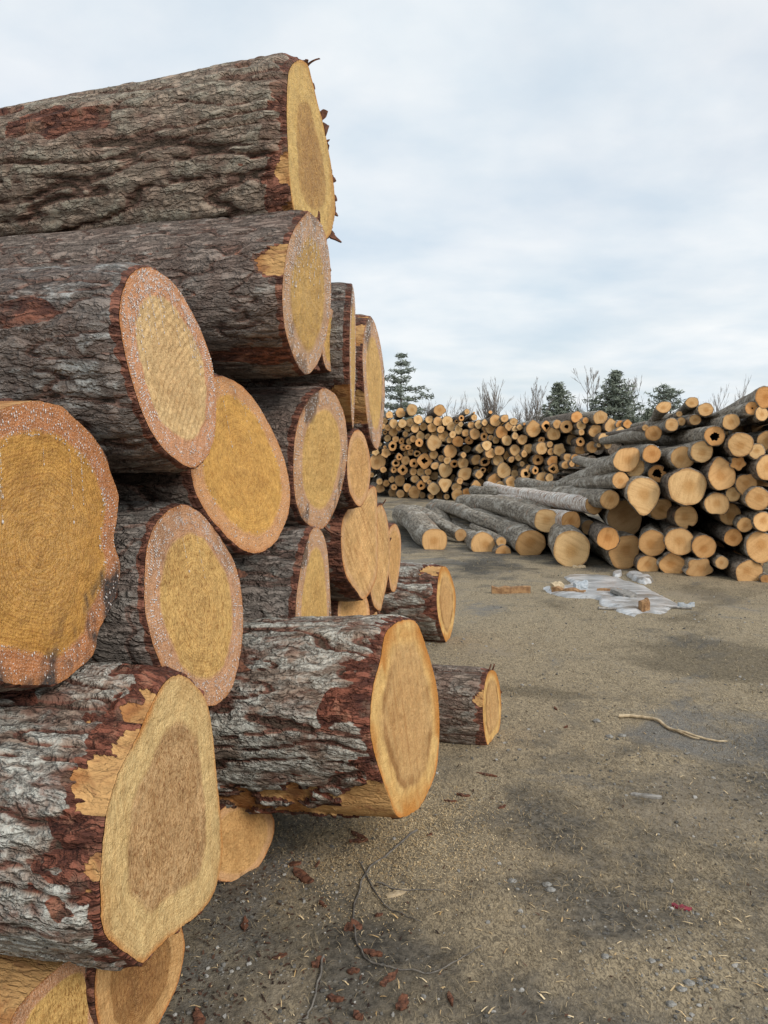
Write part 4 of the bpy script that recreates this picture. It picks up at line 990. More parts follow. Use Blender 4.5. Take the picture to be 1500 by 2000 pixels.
for i, (x, y, r, fl) in enumerate(circ + fill):
    D = back_depth(x) + pr.normal() * 0.10
    base = 880 + 2400 / D
    y = min(y, base - r * 0.95)
    shape = fl if fl in SHAPES else SH2[pr.integers(0, len(SH2))]
    hol = 0.0; tone = pr.uniform(0.05, 0.6); dirt = pr.choice([0, 0, 0.1, 0.25])
    look = 'pale tan'
    if fl == 'H': hol = pr.uniform(0.22, 0.5); tone = pr.uniform(.6, 1); look = 'hollow dark-cored'
    if fl == 'O': tone = 1.0; look = 'orange'; hol = 0
    if fl == 'C': shape = 'notch'; hol = 0.45; look = 'hollow dark-cored'
    if fl == 'D': D += pr.uniform(0.3, 0.8); dirt = pr.uniform(.35, .8); look = 'shaded recessed'  # set-back ends get a darker face colour as painted shade
    if fl in ('heart', 'tri', 'star', 'pear', 'notch', 'cleft'): look = {'heart': 'heart-shaped', 'tri': 'three-cornered', 'star': 'lobed', 'pear': 'pear-shaped', 'notch': 'notched', 'cleft': 'cleft'}[fl]
    size = 'thick' if r > 10 else ('thin' if r < 6.2 else 'medium')
    row = 'bottom' if y > 935 else ('middle' if y > 860 else 'top')
    d = np.array([-0.02 + pr.normal() * 0.035, 1, pr.normal() * 0.02])
    pile_log(x, y, r * pr.uniform(0.93, 1.05), r * pr.uniform(0.95, 1.06), D, d, 4.6, back_label(x, y, size, look, row), GB,
             shape=shape, hollow=hol, bark=M_BBARK if i % 2 else M_HBARK, M=22, nt=5, bend=0.02, tone=tone, dirt=float(dirt), tilt=0.13, lob=0.07, K=4)
# a few poles and tilted logs sticking out of its top
for (x, y, r, tx, ty, back, lab) in [(912, 803, 4.6, 893, 822, 0.3, 'tilted log with a pale end poking out of the top of the back stack'),
                               (926, 806, 2.0, 898, 834, -0.2, 'bare grey pole leaning across the top of the back stack'),
                               (958, 805, 3.6, 944, 832, 0.2, 'dark rusty-ended pole leaning out of the back stack'),
                               (1024, 828, 2.6, 1014, 848, -0.2, 'pale peeled pole beside the thick log on top of the back stack')]:
    D = back_depth(x) + back
    v = pix(tx, ty, D + 2.2) - pix(x, y, D)
    pile_log(x, y, r, r, D, v, float(np.linalg.norm(v)), lab, GB, bark=M_HBARK, M=14, nt=6, bend=0.02, tone=0.9, K=4, tilt=0.25)
# rough logs added behind the stack to stop light through its gaps
VV = []; FF = []; BC = []
off = 0
for x in np.arange(-1.2, 8.5, 0.46):
    for kz in range(5):
        R_ = pr.uniform(0.2, 0.27)
        yy = 31.2 - (x + 0.2) * 0.45 + pr.normal() * 0.1
        c = np.array([x + (kz % 2) * 0.23, yy, 0.24 + kz * 0.44])
        th = np.linspace(0, 2 * np.pi, 14, endpoint=False)
        ring = R_ * np.stack([np.cos(th), 0 * th, np.sin(th)], -1)
        V = np.concatenate([[c], c + ring, c + ring + [0.1, 4.0, 0], [c + [0.1, 4.0, 0]]])
        f = [[0, 1 + (i + 1) % 14, 1 + i] for i in range(14)] + [[29, 15 + i, 15 + (i + 1) % 14] for i in range(14)]
        f += [[1 + i, 1 + (i + 1) % 14, 15 + (i + 1) % 14] for i in range(14)] + [[1 + i, 15 + (i + 1) % 14, 15 + i] for i in range(14)]
        VV.append(V); FF.append(np.array(f) + off); off += 30
VV = np.concatenate(VV)
o = mesh_obj('light_blocker_logs', VV, np.concatenate(FF), M_BBARK, None, (3, 30, 0), attrs={'bc': VV}, smooth=False)
tag(o, 'dark logs added behind the tall back stack to stop light through its gaps', 'logs'); o['kind'] = 'stuff'

# ------------------------------------------------------------------ trees behind the yard
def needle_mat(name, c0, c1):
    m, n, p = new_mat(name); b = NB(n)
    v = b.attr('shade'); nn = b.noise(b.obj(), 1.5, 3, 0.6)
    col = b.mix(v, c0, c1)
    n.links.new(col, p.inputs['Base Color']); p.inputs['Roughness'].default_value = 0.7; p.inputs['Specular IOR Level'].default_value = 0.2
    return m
M_PINE = needle_mat('white_pine_needles', (0.125, 0.150, 0.125), (0.29, 0.325, 0.27))  # needles lightened so their colour stands in for haze
M_SPRUCE = needle_mat('spruce_needles', (0.115, 0.138, 0.108), (0.27, 0.30, 0.235))  # paler than real foliage, with distance haze put into the colour
M_TRUNK = simple_mat('tree_trunk_bark', (0.06, 0.048, 0.04), (0.16, 0.135, 0.115), 4, 0.9, 0.5)
M_TWIG = simple_mat('bare_grey_branches', (0.20, 0.175, 0.155), (0.34, 0.305, 0.275), 3, 0.9, 0.0)
tr = np.random.default_rng(99)

def tuft_cloud(centers, radii, n_each, size, flat=0.5):
    Vs = []; sh = []
    for c, r in zip(centers, radii):
        k = n_each
        dlt = tr.normal(size=(k, 3)); dlt /= np.linalg.norm(dlt, axis=1)[:, None]
        dlt *= (tr.random(k) ** 0.5)[:, None] * r; dlt[:, 2] *= flat
        p = c + dlt
        a = tr.normal(size=(k, 3)); a[:, 2] *= 0.6; a /= np.linalg.norm(a, axis=1)[:, None]
        b = tr.normal(size=(k, 3)); b -= (b * a).sum(1)[:, None] * a; b /= np.linalg.norm(b, axis=1)[:, None]
        s = size * (0.6 + 0.8 * tr.random(k))[:, None]
        Vs.append(np.stack([p - a * s, p + a * s * 0.9 + b * s * 0.12, p + b * s * 0.42], 1).reshape(-1, 3))
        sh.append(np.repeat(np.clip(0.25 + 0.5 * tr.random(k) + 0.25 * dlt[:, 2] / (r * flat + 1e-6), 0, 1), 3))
    V = np.concatenate(Vs); return V, np.arange(len(V)).reshape(-1, 3), np.concatenate(sh)

def conifer(px, ytop, D, hw, prof, label, mat, kind='spruce_tree', layers=22, per=6, droop=-0.15, tips=1.0, lean=0.0, gap=0.0, group='evergreen trees beyond the stacks', skew=0.0, bare=0.15, dens=7):
    base = pix(px, 880, D); base[2] = 0
    top = pix(px, ytop, D)
    H = top[2]
    Rw = hw * D / F
    root = empty(kind, base); org = base.copy()
    tag(root, label, 'tree', group)
    pts = np.stack([base + np.array([lean * t, 0, H * t]) for t in np.linspace(-0.02, 1, 12)])
    rad = np.linspace(0.028 * H * 0.6, 0.01, 12)
    V, Fq = tube(pts, rad, 8)
    mesh_obj('trunk', V, Fq, M_TRUNK, root, org)
    cs = []; rs = []; brV = []; brF = []; off = 0
    for i in range(layers):
        t = bare + (0.985 - bare) * i / (layers - 1)
        rl = Rw * prof(t)
        z = H * t
        for k in range(per):
            az = 2 * math.pi * (k / per) + tr.random() * 0.9 + i * 1.1
            ln = rl * (0.55 + 0.55 * tr.random()) * (1 + skew * math.cos(az))
            if tr.random() < gap: continue
            rise = droop * ln + 0.22 * ln * 0.6
            p0 = base + np.array([lean * t, 0, z])
            p1 = p0 + np.array([math.cos(az) * ln, math.sin(az) * ln, droop * ln + 0.25 * ln * tr.random()])
            pm = (p0 + p1) / 2 - np.array([0, 0, 0.05 * ln])
            V, Fq = tube(np.stack([p0, pm, p1]), [0.05, 0.035, 0.012], 3)
            brV.append(V); brF.append(Fq + off); off += len(V)
            m = max(2, int(ln / (0.30 * tips)))
            for q in np.linspace(0.25, 1.0, m):
                cs.append(p0 + (p1 - p0) * q + tr.normal(size=3) * 0.05 * ln); rs.append(tips * (0.30 + 0.20 * tr.random()) * (0.75 + 0.5 * (1 - q)))
    bo = mesh_obj('branches', np.concatenate(brV), np.concatenate(brF), M_TRUNK, root, org); bo['kind'] = 'stuff'
    V, Fq, sh = tuft_cloud(cs, rs, dens, 0.20 * tips + 0.05, 0.45)
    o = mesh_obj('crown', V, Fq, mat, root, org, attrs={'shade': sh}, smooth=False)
    return root

conifer(783, 692, 72, 74, lambda t: (0.25 + 0.75 * min(1, (1 - t) * 2.2)) * (1 - t ** 6 * 0.6) * (0.62 + 0.38 * math.sin(t * 40) ** 2), 'tall white pine with flat layered branches beside the resin-rimmed log ends', M_PINE, 'pine_tree', layers=11, per=7, droop=0.08, tips=1.05, gap=0.20, bare=0.22, dens=11)
conifer(1089, 750, 66, 80, lambda t: (1 - t) ** 0.8 * 1.15, 'bushy blue-grey spruce behind the middle of the back stack', M_SPRUCE, layers=24, per=8, droop=-0.02, tips=1.0)
conifer(1199, 725, 66, 104, lambda t: (1 - t) ** 0.85 * 1.2, 'tallest broad spruce with upswept branches behind the back stack', M_SPRUCE, layers=24, per=8, droop=0.05, tips=1.05, gap=0.08)
conifer(1292, 755, 60, 36, lambda t: 0.45 + 0.6 * math.sin(math.pi * t) ** 1 if t < .95 else .2, 'open-crowned young pine behind the tilted logs', M_PINE, 'pine_tree', layers=11, per=6, droop=0.28, tips=0.85, gap=0.12, bare=0.3)
conifer(1308, 762, 60.8, 32, lambda t: 0.45 + 0.6 * math.sin(math.pi * t) if t < .95 else .2, 'second young pine top just beside the open-crowned one', M_PINE, 'pine_tree', layers=10, per=6, droop=0.3, tips=0.85, gap=0.15, bare=0.3)
conifer(1265, 800, 58, 22, lambda t: (1 - t) ** 0.7, 'small dark spruce between the back stack and the tilted logs', M_SPRUCE, layers=14, per=7, droop=0.0, tips=0.8)
conifer(797, 778, 64, 13, lambda t: (1 - t) ** 0.7, 'small green fir under the tall white pine', M_SPRUCE, layers=10, per=6, droop=0.0, tips=0.7)
conifer(738, 770, 70, 26, lambda t: (1 - t) ** 0.6, 'low evergreen at the foot of the tall white pine', M_PINE, layers=12, per=6, droop=0.0, tips=1.0)


def bare_tree(px, ytop, D, hw, label, stems=1, levels=4, spread=0.5, kind='bare_tree', group='leafless trees beyond the stacks', n0=9, twig=0.010):
    base = pix(px, 880, D); base[2] = 0
    H = pix(px, ytop, D)[2]
    Rw = hw * D / F
    root = empty(kind, base); org = base.copy()
    tag(root, label, 'tree', group)
    tv = []; tf = []; to = 0; cv = []; cf = []; co = 0
    segs = []
    for s in range(stems):
        a = tr.random() * 6.28; r = Rw * 0.75 * (tr.random() ** 0.6) if stems > 1 else 0.0
        p0 = base + np.array([math.cos(a), math.sin(a), 0]) * r * 0.15
        h = H * (0.80 + 0.2 * tr.random()) if stems > 1 else H
        p1 = base + np.array([math.cos(a) * r, math.sin(a) * r, h * 0.98])
        q = np.linspace(0, 1, 9)[:, None]
        path = p0 + (p1 - p0) * q + np.array([math.cos(a), math.sin(a), 0]) * 0.0 + tr.normal(size=(9, 3)) * 0.05 * q
        V, Fq = tube(path, np.linspace(0.0045 * H + 0.015, twig * 0.8, 9), 5)
        tv.append(V); tf.append(Fq + to); to += len(V)
        segs.append((path, h))
    def rec(path, ln, lev):
        nonlocal co
        if lev == 0: return
        nb = n0 if lev == levels - 1 else 5
        for _ in range(nb):
            t = 0.28 + 0.68 * tr.random()
            i = t * (len(path) - 1); i0 = int(i); p = path[i0] + (path[min(i0 + 1, len(path) - 1)] - path[i0]) * (i - i0)
            ax = path[-1] - path[0]; ax = ax / np.linalg.norm(ax)
            dd = ax + tr.normal(size=3) * spread; dd[2] = abs(dd[2]) * 0.8 + 0.25; dd /= np.linalg.norm(dd)
            l2 = ln * (0.26 + 0.26 * tr.random()) * (1.15 - 0.6 * t)
            q = np.linspace(0, 1, 4)[:, None]
            pp = p + dd * l2 * q + np.array([0, 0, 0.12 * l2]) * q ** 2 + tr.normal(size=(4, 3)) * 0.03 * l2 * q
            V, Fq = tube(pp, np.linspace(twig * (0.6 + 0.55 * lev), twig * 0.55, 4), 3)
            cv.append(V); cf.append(Fq + co); co += len(V)
            rec(pp, l2, lev - 1)
    for path, h in segs: rec(path, h, levels - 1)
    mesh_obj('trunk', np.concatenate(tv), np.concatenate(tf), M_TWIG, root, org)
    mesh_obj('crown', np.concatenate(cv), np.concatenate(cf), M_TWIG, root, org)
    return root
bare_tree(962, 766, 60, 30, 'rounded many-stemmed leafless bush rising above the back stack', stems=16, levels=3, spread=0.25, n0=7, twig=0.014)
bare_tree(1047, 760, 64, 22, 'slender twin-stemmed leafless tree beside the bushy spruce', stems=4, levels=4, spread=0.25, n0=7)
bare_tree(1150, 738, 68, 14, 'thin upright leafless sapling between the two big spruces', stems=2, levels=4, spread=0.3, n0=8)
bare_tree(1236, 740, 70, 18, 'fine-twigged leafless tree behind the tallest spruce', stems=2, levels=4, spread=0.35, n0=9)
bare_tree(1400, 768, 58, 16, 'leafless sapling just above the highest long trunk', stems=3, levels=3, spread=0.25, n0=8)
bare_tree(1441, 752, 58, 13, 'taller leafless sapling behind the highest long trunk', stems=3, levels=3, spread=0.25, n0=8)
for i, (x, yt, hw, lab) in enumerate([(838, 792, 20, 'low twiggy thicket bush next to the tall white pine'), (872, 795, 22, 'low twiggy bush behind the single square-topped log'), (905, 790, 20, 'low twiggy bush behind the leaning poles'),
                                 (1003, 800, 20, 'low twiggy bush right beside the rounded leafless bush'), (1025, 790, 18, 'wispy leafless bush left of the twin-stemmed tree'), (1128, 790, 20, 'wispy leafless bush at the foot of the bushy spruce'), (1365, 800, 18, 'wispy leafless bush behind the tilted logs')]):
    bare_tree(x, yt, 62 + i, hw, lab, stems=9, levels=3, spread=0.4, n0=6, kind='leafless_bush', group='leafless bushes beyond the stacks', twig=0.009)

# ------------------------------------------------------------------ ice patch with litter
def ice_material():
    m, n, p = new_mat('grey_ice'); b = NB(n)
    o = b.obj()
    n1 = b.noise(b.scalev(o, 0.6, 1.6, 1), 4.5, 5, 0.6, 0.5); n2 = b.noise(o, 30, 4, 0.6)
    n3 = b.noise(b.scalev(o, 0.5, 2.0, 1), 2.1, 4, 0.6, 0.6)
    col = b.mix(b.step(n1, 0.34, 0.62), (0.27, 0.27, 0.265), (0.58, 0.585, 0.585))
    col = b.mix(b.step(n3, 0.52, 0.62, 0, 0.85), col, (0.17, 0.15, 0.125))
    col = b.mix(b.step(n2, 0.58, 0.70, 0, 0.5), col, (0.13, 0.11, 0.09))
    n.links.new(col, p.inputs['Base Color']); p.inputs['Roughness'].default_value = 0.28
    p.inputs['Specular IOR Level'].default_value = 0.5
    n.links.new(b.bump(b.math('ADD', n1, b.math('MULTIPLY', n2, 0.2)), 0.5, 0.03), p.inputs['Normal'])
    return m
M_ICE = ice_material()
def sheet(name, outline_px, label, cat, mat, h=0.03, group=None, rag=0.03):
    P = gpix(np.array([p[0] for p in outline_px], float), np.array([p[1] for p in outline_px], float))
    xy = catmull(P[:, :2], 8)
    th = np.arange(len(xy)) * 0.5
    c = xy.mean(0)
    dirv = xy - c
    xy = xy + dirv / np.linalg.norm(dirv, axis=1)[:, None] * (perlin(th * 0.9, 3.3, h * 10)[:, None] * rag * 1.6 + perlin(th * 2.7, 7.3, h * 10)[:, None] * rag)
    K = 12; m = len(xy)
    rk = np.linspace(0, 1, K)
    XY = c + rk[:, None, None] * (xy - c)[None]
    z = ground_h(XY[..., 0], XY[..., 1]) + h * sstep(1.0, 0.72, rk)[:, None] + 0.5 * h * perlin(XY[..., 0] * 3.1, XY[..., 1] * 6.3, 2.0) * sstep(1, .6, rk)[:, None] + 0.006
    z[-1] = ground_h(xy[:, 0], xy[:, 1]) - 0.02
    V = np.concatenate([XY, z[..., None]], -1).reshape(-1, 3)
    o = mesh_obj(name, V, grid_faces(K, m), mat, None, (c[0], c[1], 0))
    tag(o, label, cat, group)
    return o
sheet('ice_patch', [(1058,1146),(1092,1142),(1112,1138),(1098,1126),(1128,1121),(1200,1126),(1222,1133),(1262,1144),(1290,1158),(1316,1172),(1337,1185),(1322,1192),(1300,1203),(1262,1201),(1240,1206),(1215,1200),(1196,1192),(1172,1184),(1164,1172),(1128,1170),(1092,1166),(1066,1158)],
      'grey melting ice patch on the dirt in front of the crooked pile', 'ice', M_ICE, 0.03, rag=0.02)
sheet('ice_patch', [(1196,1122),(1214,1119),(1212,1127),(1200,1128)], 'tiny broken ice piece behind the big melting patch', 'ice', M_ICE, 0.035, rag=0.01)
sheet('ice_patch', [(1222,1124),(1240,1122),(1258,1130),(1276,1136),(1262,1142),(1240,1137)], 'small broken ice shelf closest to the pile bottom', 'ice', M_ICE, 0.05, rag=0.02)

# ------------------------------------------------------------------ litter on the yard
M_PALEWOOD = simple_mat('weathered_pale_wood', (0.34, 0.26, 0.16), (0.62, 0.50, 0.33), 30, 0.8, 0.5)
M_GREYWOOD = simple_mat('grey_weathered_wood', (0.16, 0.15, 0.135), (0.36, 0.34, 0.31), 30, 0.85, 0.6)
M_ORWOOD = simple_mat('orange_wood_chunk', (0.20, 0.105, 0.05), (0.42, 0.25, 0.12), 22, 0.75, 0.5)
M_STONE = simple_mat('pale_stone', (0.13, 0.126, 0.115), (0.34, 0.33, 0.305), 60, 0.85, 0.7)
M_RED = simple_mat('faded_red_scrap', (0.12, 0.012, 0.022), (0.34, 0.05, 0.07), 60, 0.55, 0.6)
M_FOIL = simple_mat('crumpled_pale_wrapper', (0.28, 0.32, 0.35), (0.52, 0.55, 0.57), 40, 0.35, 0.6, spec=0.5)
M_BRANCH = simple_mat('thin_grey_branch', (0.08, 0.07, 0.06), (0.21, 0.19, 0.165), 30, 0.85, 0.5)
sr = np.random.default_rng(5)

def gz(p): return float(ground_h(p[0], p[1]))
def slab(name, px, py, L, W, T, ang, mat, label, cat, group=None, lift=0.0, curl=0.0, jag=0.25, tilt=0.0):
    """an irregular flat chip or piece with jagged ends, lying on the dirt"""
    c = gpix(np.array(px, float), np.array(py, float)); c = np.array([c[0], c[1], gz(c)])
    m = 7
    t = np.linspace(-0.5, 0.5, m)
    wv = W * 0.5 * (1 - jag * np.abs(2 * t) ** 2.5) * (1 + 0.35 * jag * sr.normal(size=m)); wv2 = W * 0.5 * (1 - jag * np.abs(2 * t) ** 2.5) * (1 + 0.35 * jag * sr.normal(size=m))
    zz = curl * L * (2 * t) ** 2 + sr.normal(size=m) * T * 0.15
    e = sr.normal(size=(m, 2)) * L * 0.02
    top = np.stack([np.stack([t * L + e[:, 0], wv, zz + T + tilt * wv], -1), np.stack([t * L, 0 * t, zz + T * 1.12], -1), np.stack([t * L + e[:, 1], -wv2, zz + T - tilt * wv2], -1)], 1)
    bot = top[:, ::-1].copy(); bot[..., 2] -= T
    ring = np.concatenate([top, bot], 1)
    V = ring.reshape(-1, 3)
    ca, sa = math.cos(ang), math.sin(ang)
    V = np.stack([V[:, 0] * ca - V[:, 1] * sa, V[:, 0] * sa + V[:, 1] * ca, V[:, 2]], -1)
    V = V + c + np.array([0, 0, lift - 0.003])
    ff = grid_faces(m, 6).tolist() + [[0, 1, 2, 3, 4, 5][::-1], [(m - 1) * 6 + i for i in range(6)]]
    o = mesh_obj(name, V, ff, mat, None, c, smooth=False)
    return tag(o, label, cat, group)

def stick(name, pts_px, r0, r1, mat, label, cat='twig', group=None, forks=(), wob=0.01, z0=0.006):
    P = gpix(np.array([p[0] for p in pts_px], float), np.array([p[1] for p in pts_px], float))
    def smooth(P):
        t = np.linspace(0, len(P) - 1, max(10, len(P) * 6)); i = np.clip(t.astype(int), 0, len(P) - 2); f = (t - i)[:, None]
        p0 = P[np.clip(i - 1, 0, len(P) - 1)]; p1 = P[i]; p2 = P[i + 1]; p3 = P[np.clip(i + 2, 0, len(P) - 1)]
        return 0.5 * (2 * p1 + (p2 - p0) * f + (2 * p0 - 5 * p1 + 4 * p2 - p3) * f ** 2 + (3 * p1 - p0 - 3 * p2 + p3) * f ** 3)
    S = smooth(P)
    S[:, 0] += wob * perlin(np.arange(len(S)) * 0.4, 1.5, r0 * 900); S[:, 1] += wob * perlin(np.arange(len(S)) * 0.4, 8.5, r0 * 900)
    S[:, 2] = ground_h(S[:, 0], S[:, 1]) + r0 * 0.8 + z0 * (0.5 + perlin(np.arange(len(S)) * 0.25, 3.0, r0 * 700))
    V, Fq = tube(S, np.linspace(r0, r1, len(S)) * (1 + 0.15 * perlin(np.arange(len(S)) * 0.9, 2.0, 1.0)), 7)
    n0 = len(V)
    Vs = [V]; Fs = [Fq]; off = n0
    for fk in forks:
        Q = gpix(np.array([p[0] for p in fk], float), np.array([p[1] for p in fk], float)); Q = smooth(Q)
        Q[:, 2] = ground_h(Q[:, 0], Q[:, 1]) + r0 * 0.8
        V2, F2 = tube(Q, np.linspace(r0 * 0.6, r1 * 0.8, len(Q)), 6); Vs.append(V2); Fs.append(F2 + off); off += len(V2)
    o = mesh_obj(name, np.concatenate(Vs), np.concatenate(Fs), mat, None, S[0])
    return tag(o, label, cat, group)

stick('twig', [(812,1632),(765,1672),(722,1700),(698,1745),(690,1800),(697,1850),(722,1886),(780,1906),(850,1912),(905,1888),(938,1862)], 0.0042, 0.0016, M_BRANCH, 'long thin grey twig curling over the dirt below the white-lichen log')
stick('twig', [(700,1690),(742,1762),(780,1790),(822,1812)], 0.003, 0.0015, M_BRANCH, 'short thin twig crossing the long curling one')
stick('twig', [(735,1728),(790,1744),(860,1748)], 0.003, 0.0012, M_BRANCH, 'straight thin twig beside the white wood sliver')
stick('twig', [(628,1880),(622,1930),(605,1975),(590,1998)], 0.004, 0.002, M_BRANCH, 'thin grey twig lying apart near the red bark chips')
stick('forked_stick', [(1208,1402),(1240,1404),(1278,1410),(1312,1428),(1345,1440),(1385,1449),(1420,1452)], 0.011, 0.005, M_PALEWOOD, 'pale peeled forked stick lying on the open dirt', 'stick', forks=([(1318,1430),(1345,1444),(1366,1448)],), wob=0.004)
slab('split_billet', 998, 1158, 0.42, 0.085, 0.075, 0.08, M_ORWOOD, 'short split orange billet on the dirt left of the ice patch', 'wood')
slab('wood_sliver', 775, 1747, 0.085, 0.026, 0.010, 0.5, M_PALEWOOD, 'white wood sliver on dark dirt by the curling twig', 'wood chip')
slab('wood_sliver', 1262, 1553, 0.13, 0.028, 0.012, -0.25, M_GREYWOOD, 'grey wood sliver lying alone on the open dirt', 'wood chip')
slab('plastic_scrap', 1331, 1778, 0.062, 0.024, 0.010, -0.35, M_RED, 'small crumpled red scrap on the gravelly dirt', 'scrap', curl=0.05, jag=0.6)
# litter frozen in the ice
slab('rotten_board', 1218, 1168, 0.17, 0.40, 0.035, 0.15, M_GREYWOOD, 'grooved grey board piece lying on the ice', 'board', lift=0.035)
slab('wrapper', 1134, 1152, 0.20, 0.13, 0.05, 0.6, M_FOIL, 'crumpled bluish wrapper at the edge of the ice', 'litter', lift=0.02, curl=0.1, jag=0.7, tilt=0.3)
slab('bark_plank', 1110, 1160, 0.34, 0.10, 0.05, -0.5, M_ORWOOD, 'splintered brown bark plank beside the bluish wrapper', 'wood', lift=0.01)
slab('bark_plank', 1088, 1155, 0.22, 0.08, 0.07, 0.9, M_PALEWOOD, 'pale splinter standing in the dark debris at the ice edge', 'wood', lift=0.01, tilt=0.6)
slab('bark_plank', 1190, 1158, 0.26, 0.06, 0.03, -0.15, M_ORWOOD, 'reddish bark strip lying flat on the ice', 'wood', lift=0.03)
slab('wood_chunk', 1258, 1196, 0.09, 0.08, 0.10, 0.2, M_ORWOOD, 'orange wood chunk standing at the front edge of the ice', 'wood', lift=0.01)
stick('pole', [(1168,1192),(1240,1191),(1300,1190),(1352,1194)], 0.014, 0.010, M_GREYWOOD, 'thin grey pole lying along the front of the ice', 'pole', wob=0.003)
slab('wood_chip', 1340, 1184, 0.16, 0.06, 0.04, 0.1, M_FOIL, 'pale block at the tip of the ice patch', 'wood')
slab('wood_chip', 1130, 1108, 0.16, 0.07, 0.03, 0.1, M_PALEWOOD, 'pale chip below the olive-yellow log end', 'wood')

CHIPS = [(592,1716,.10,.05,.3),(478,1802,.12,.045,.1),(700,1648,.08,.03,.1),(690,1815,.07,.06,.8),(728,1868,.075,.026,-.4),(622,1890,.07,.03,-.2),(546,1868,.05,.02,.6),(950,1518,.12,.035,.5),(700,1640,.07,.02,.0),
 (630,1768,.05,.025,.9),(690,1905,.06,.03,.2),(655,1955,.07,.03,-.3),(760,1925,.07,.03,-.5),(880,1962,.05,.03,.4),(388,1985,.09,.04,.4),(880,1566,.06,.025,.3),(905,1555,.06,.022,.5),(785,1970,.07,.03,.1),(740,1790,.04,.02,.7),(575,1690,.06,.03,-.2),(620,1690,.05,.02,.2),
 (880,1448,.07,.03,.2),(1105,1420,.05,.02,.3),(1085,1385,.05,.02,.7),(980,1580,.05,.02,-.3),(840,1640,.05,.02,.2),(700,1990,.06,.03,.9)]
for i, (x, y, L, W, a) in enumerate(CHIPS):
    where = 'in the shade under the near stack' if x < 720 and y < 1800 else ('by the curling twig' if x < 900 and y > 1600 else 'on the open dirt past the near stack')
    slab('bark_chip', x, y, L * sr.uniform(.6, 1.15), W * sr.uniform(.45, 1.0), 0.009, a + sr.normal() * 0.9, M_FLAKE, ('large' if L > .09 else ('small' if L < .055 else ('slender' if W < .026 else 'mid-sized'))) + ' red-brown bark chip ' + where, 'bark chip', 'bark chips on the dirt', curl=sr.uniform(-.02, .10), jag=sr.uniform(.4, 1.0), tilt=sr.normal() * .15)

def stone_obj(x, y, r, label, grp='pale stones on the dirt', flat=0.5):
    c = gpix(np.array(x, float), np.array(y, float)); c = np.array([c[0], c[1], gz(c)])
    V = []
    la = np.linspace(0, np.pi, 7); lo = np.linspace(0, 2 * np.pi, 10, endpoint=False)
    for a in la:
        for b in lo:
            d = np.array([math.sin(a) * math.cos(b), math.sin(a) * math.sin(b), math.cos(a)])
            V.append(d * (1 + 0.35 * float(perlin(d[0] * 1.6 + x, d[1] * 1.6, d[2] * 1.6 + y))) * np.array([r, r * 0.75, r * flat]))
    V = np.array(V) * sr.uniform(.6, .95) + c + np.array([0, 0, r * flat * 0.12])
    o = mesh_obj('stone', V, grid_faces(7, 10), M_STONE, None, c, smooth=False)
    return tag(o, label, 'stone', grp)
for x, y, r, l in [(1182,1884,.022,'flat white stone beside the bottom gravel patch'),(1273,1893,.020,'rounded pale stone next to the flat white one'),(1000,1733,.018,'pair of pale stones in the open dirt'),(1010,1748,.014,'pair of pale stones in the open dirt'),
                 (1068,1742,.024,'greenish-grey broken stone in the open dirt'),(1075,1752,.020,'greenish-grey broken stone in the open dirt'),(1165,1406,.03,'flat pale stone near the forked stick'),(1190,1437,.03,'thin pale stone just below the forked stick'),(1215,1437,.022,'thin pale stone just below the forked stick'),
                 (1362,1792,.014,'small white stone next to the red scrap'),(1310,1975,.018,'pale stone in the gravel cluster'),(1345,1938,.018,'pale stone in the gravel cluster'),(1330,1950,.016,'pale stone in the gravel cluster'),(1365,1930,.015,'pale stone in the gravel cluster'),(1395,1945,.014,'pale stone in the gravel cluster'),(1320,1915,.013,'pale stone in the gravel cluster'),(1440,1630,.012,'small white stone alone on bare dirt')]:
    stone_obj(x, y, r, l)

# ---- things nobody could count: gravel, dead grass, sawdust, bark crumbs massed for stack shade
def in_view(n, ylo, yhi, power=1.0, x0=300, x1=1560):
    y = ylo + (yhi - ylo) * sr.random(n) ** power
    x = x0 + (x1 - x0) * sr.random(n)
    return x, y
def scatter_points(n, D0, D1, xa=-1.6, xb=5.5):
    # density falls with distance
    D = 1.0 / (1.0 / D1 + (1.0 / D0 - 1.0 / D1) * sr.random(n))
    X = (sr.random(n) * 1.06 - 0.53) * D * 0.98 + 0.0 * D
    return X, D
n = 16000
X, Y = scatter_points(n, 1.85, 11.0)
w_ = perlin(X * 0.9 + 4, Y * 0.9, 2.2) + 0.45 * perlin(X * 2.7, Y * 2.7, 7.1) + 0.35 * sstep(0.0, 1.0, X / Y - 0.05) * sstep(3.4, 2.2, Y)
k = sr.random(n) < np.clip(0.22 + 1.1 * w_, 0.05, 1)
X, Y = X[k], Y[k]
r = 0.0018 + 0.0055 * sr.random(len(X)) ** 3.5
r = r * (0.8 + 0.12 * Y)
C_ = np.stack([X, Y, ground_h(X, Y) + r * 0.25], -1)
S_ = np.stack([r * sr.uniform(.8, 1.4, len(r)), r * sr.uniform(.8, 1.4, len(r)), r * sr.uniform(.45, .8, len(r))], -1)
V, Fq = blobs(C_, S_)
V = V + sr.normal(size=V.shape) * np.repeat(r, len(BV))[:, None] * 0.16
def tint_mat(name, c0, c1, rough=0.9):
    m, nn, p = new_mat(name); b = NB(nn)
    t = b.attr('tint')
    col = b.mix(t, c0, c1)
    nn.links.new(col, p.inputs['Base Color']); p.inputs['Roughness'].default_value = rough; p.inputs['Specular IOR Level'].default_value = 0.25
    return m
o = mesh_obj('gravel', V, Fq, tint_mat('gravel_stone', (0.08, 0.076, 0.068), (0.40, 0.385, 0.355)), None, (0, 3, 0), smooth=False, attrs={'tint': np.repeat(sr.random(len(r)) ** 1.6, len(BV))})
tag(o, 'fine grey gravel pressed into the yard dirt', 'gravel'); o['kind'] = 'stuff'

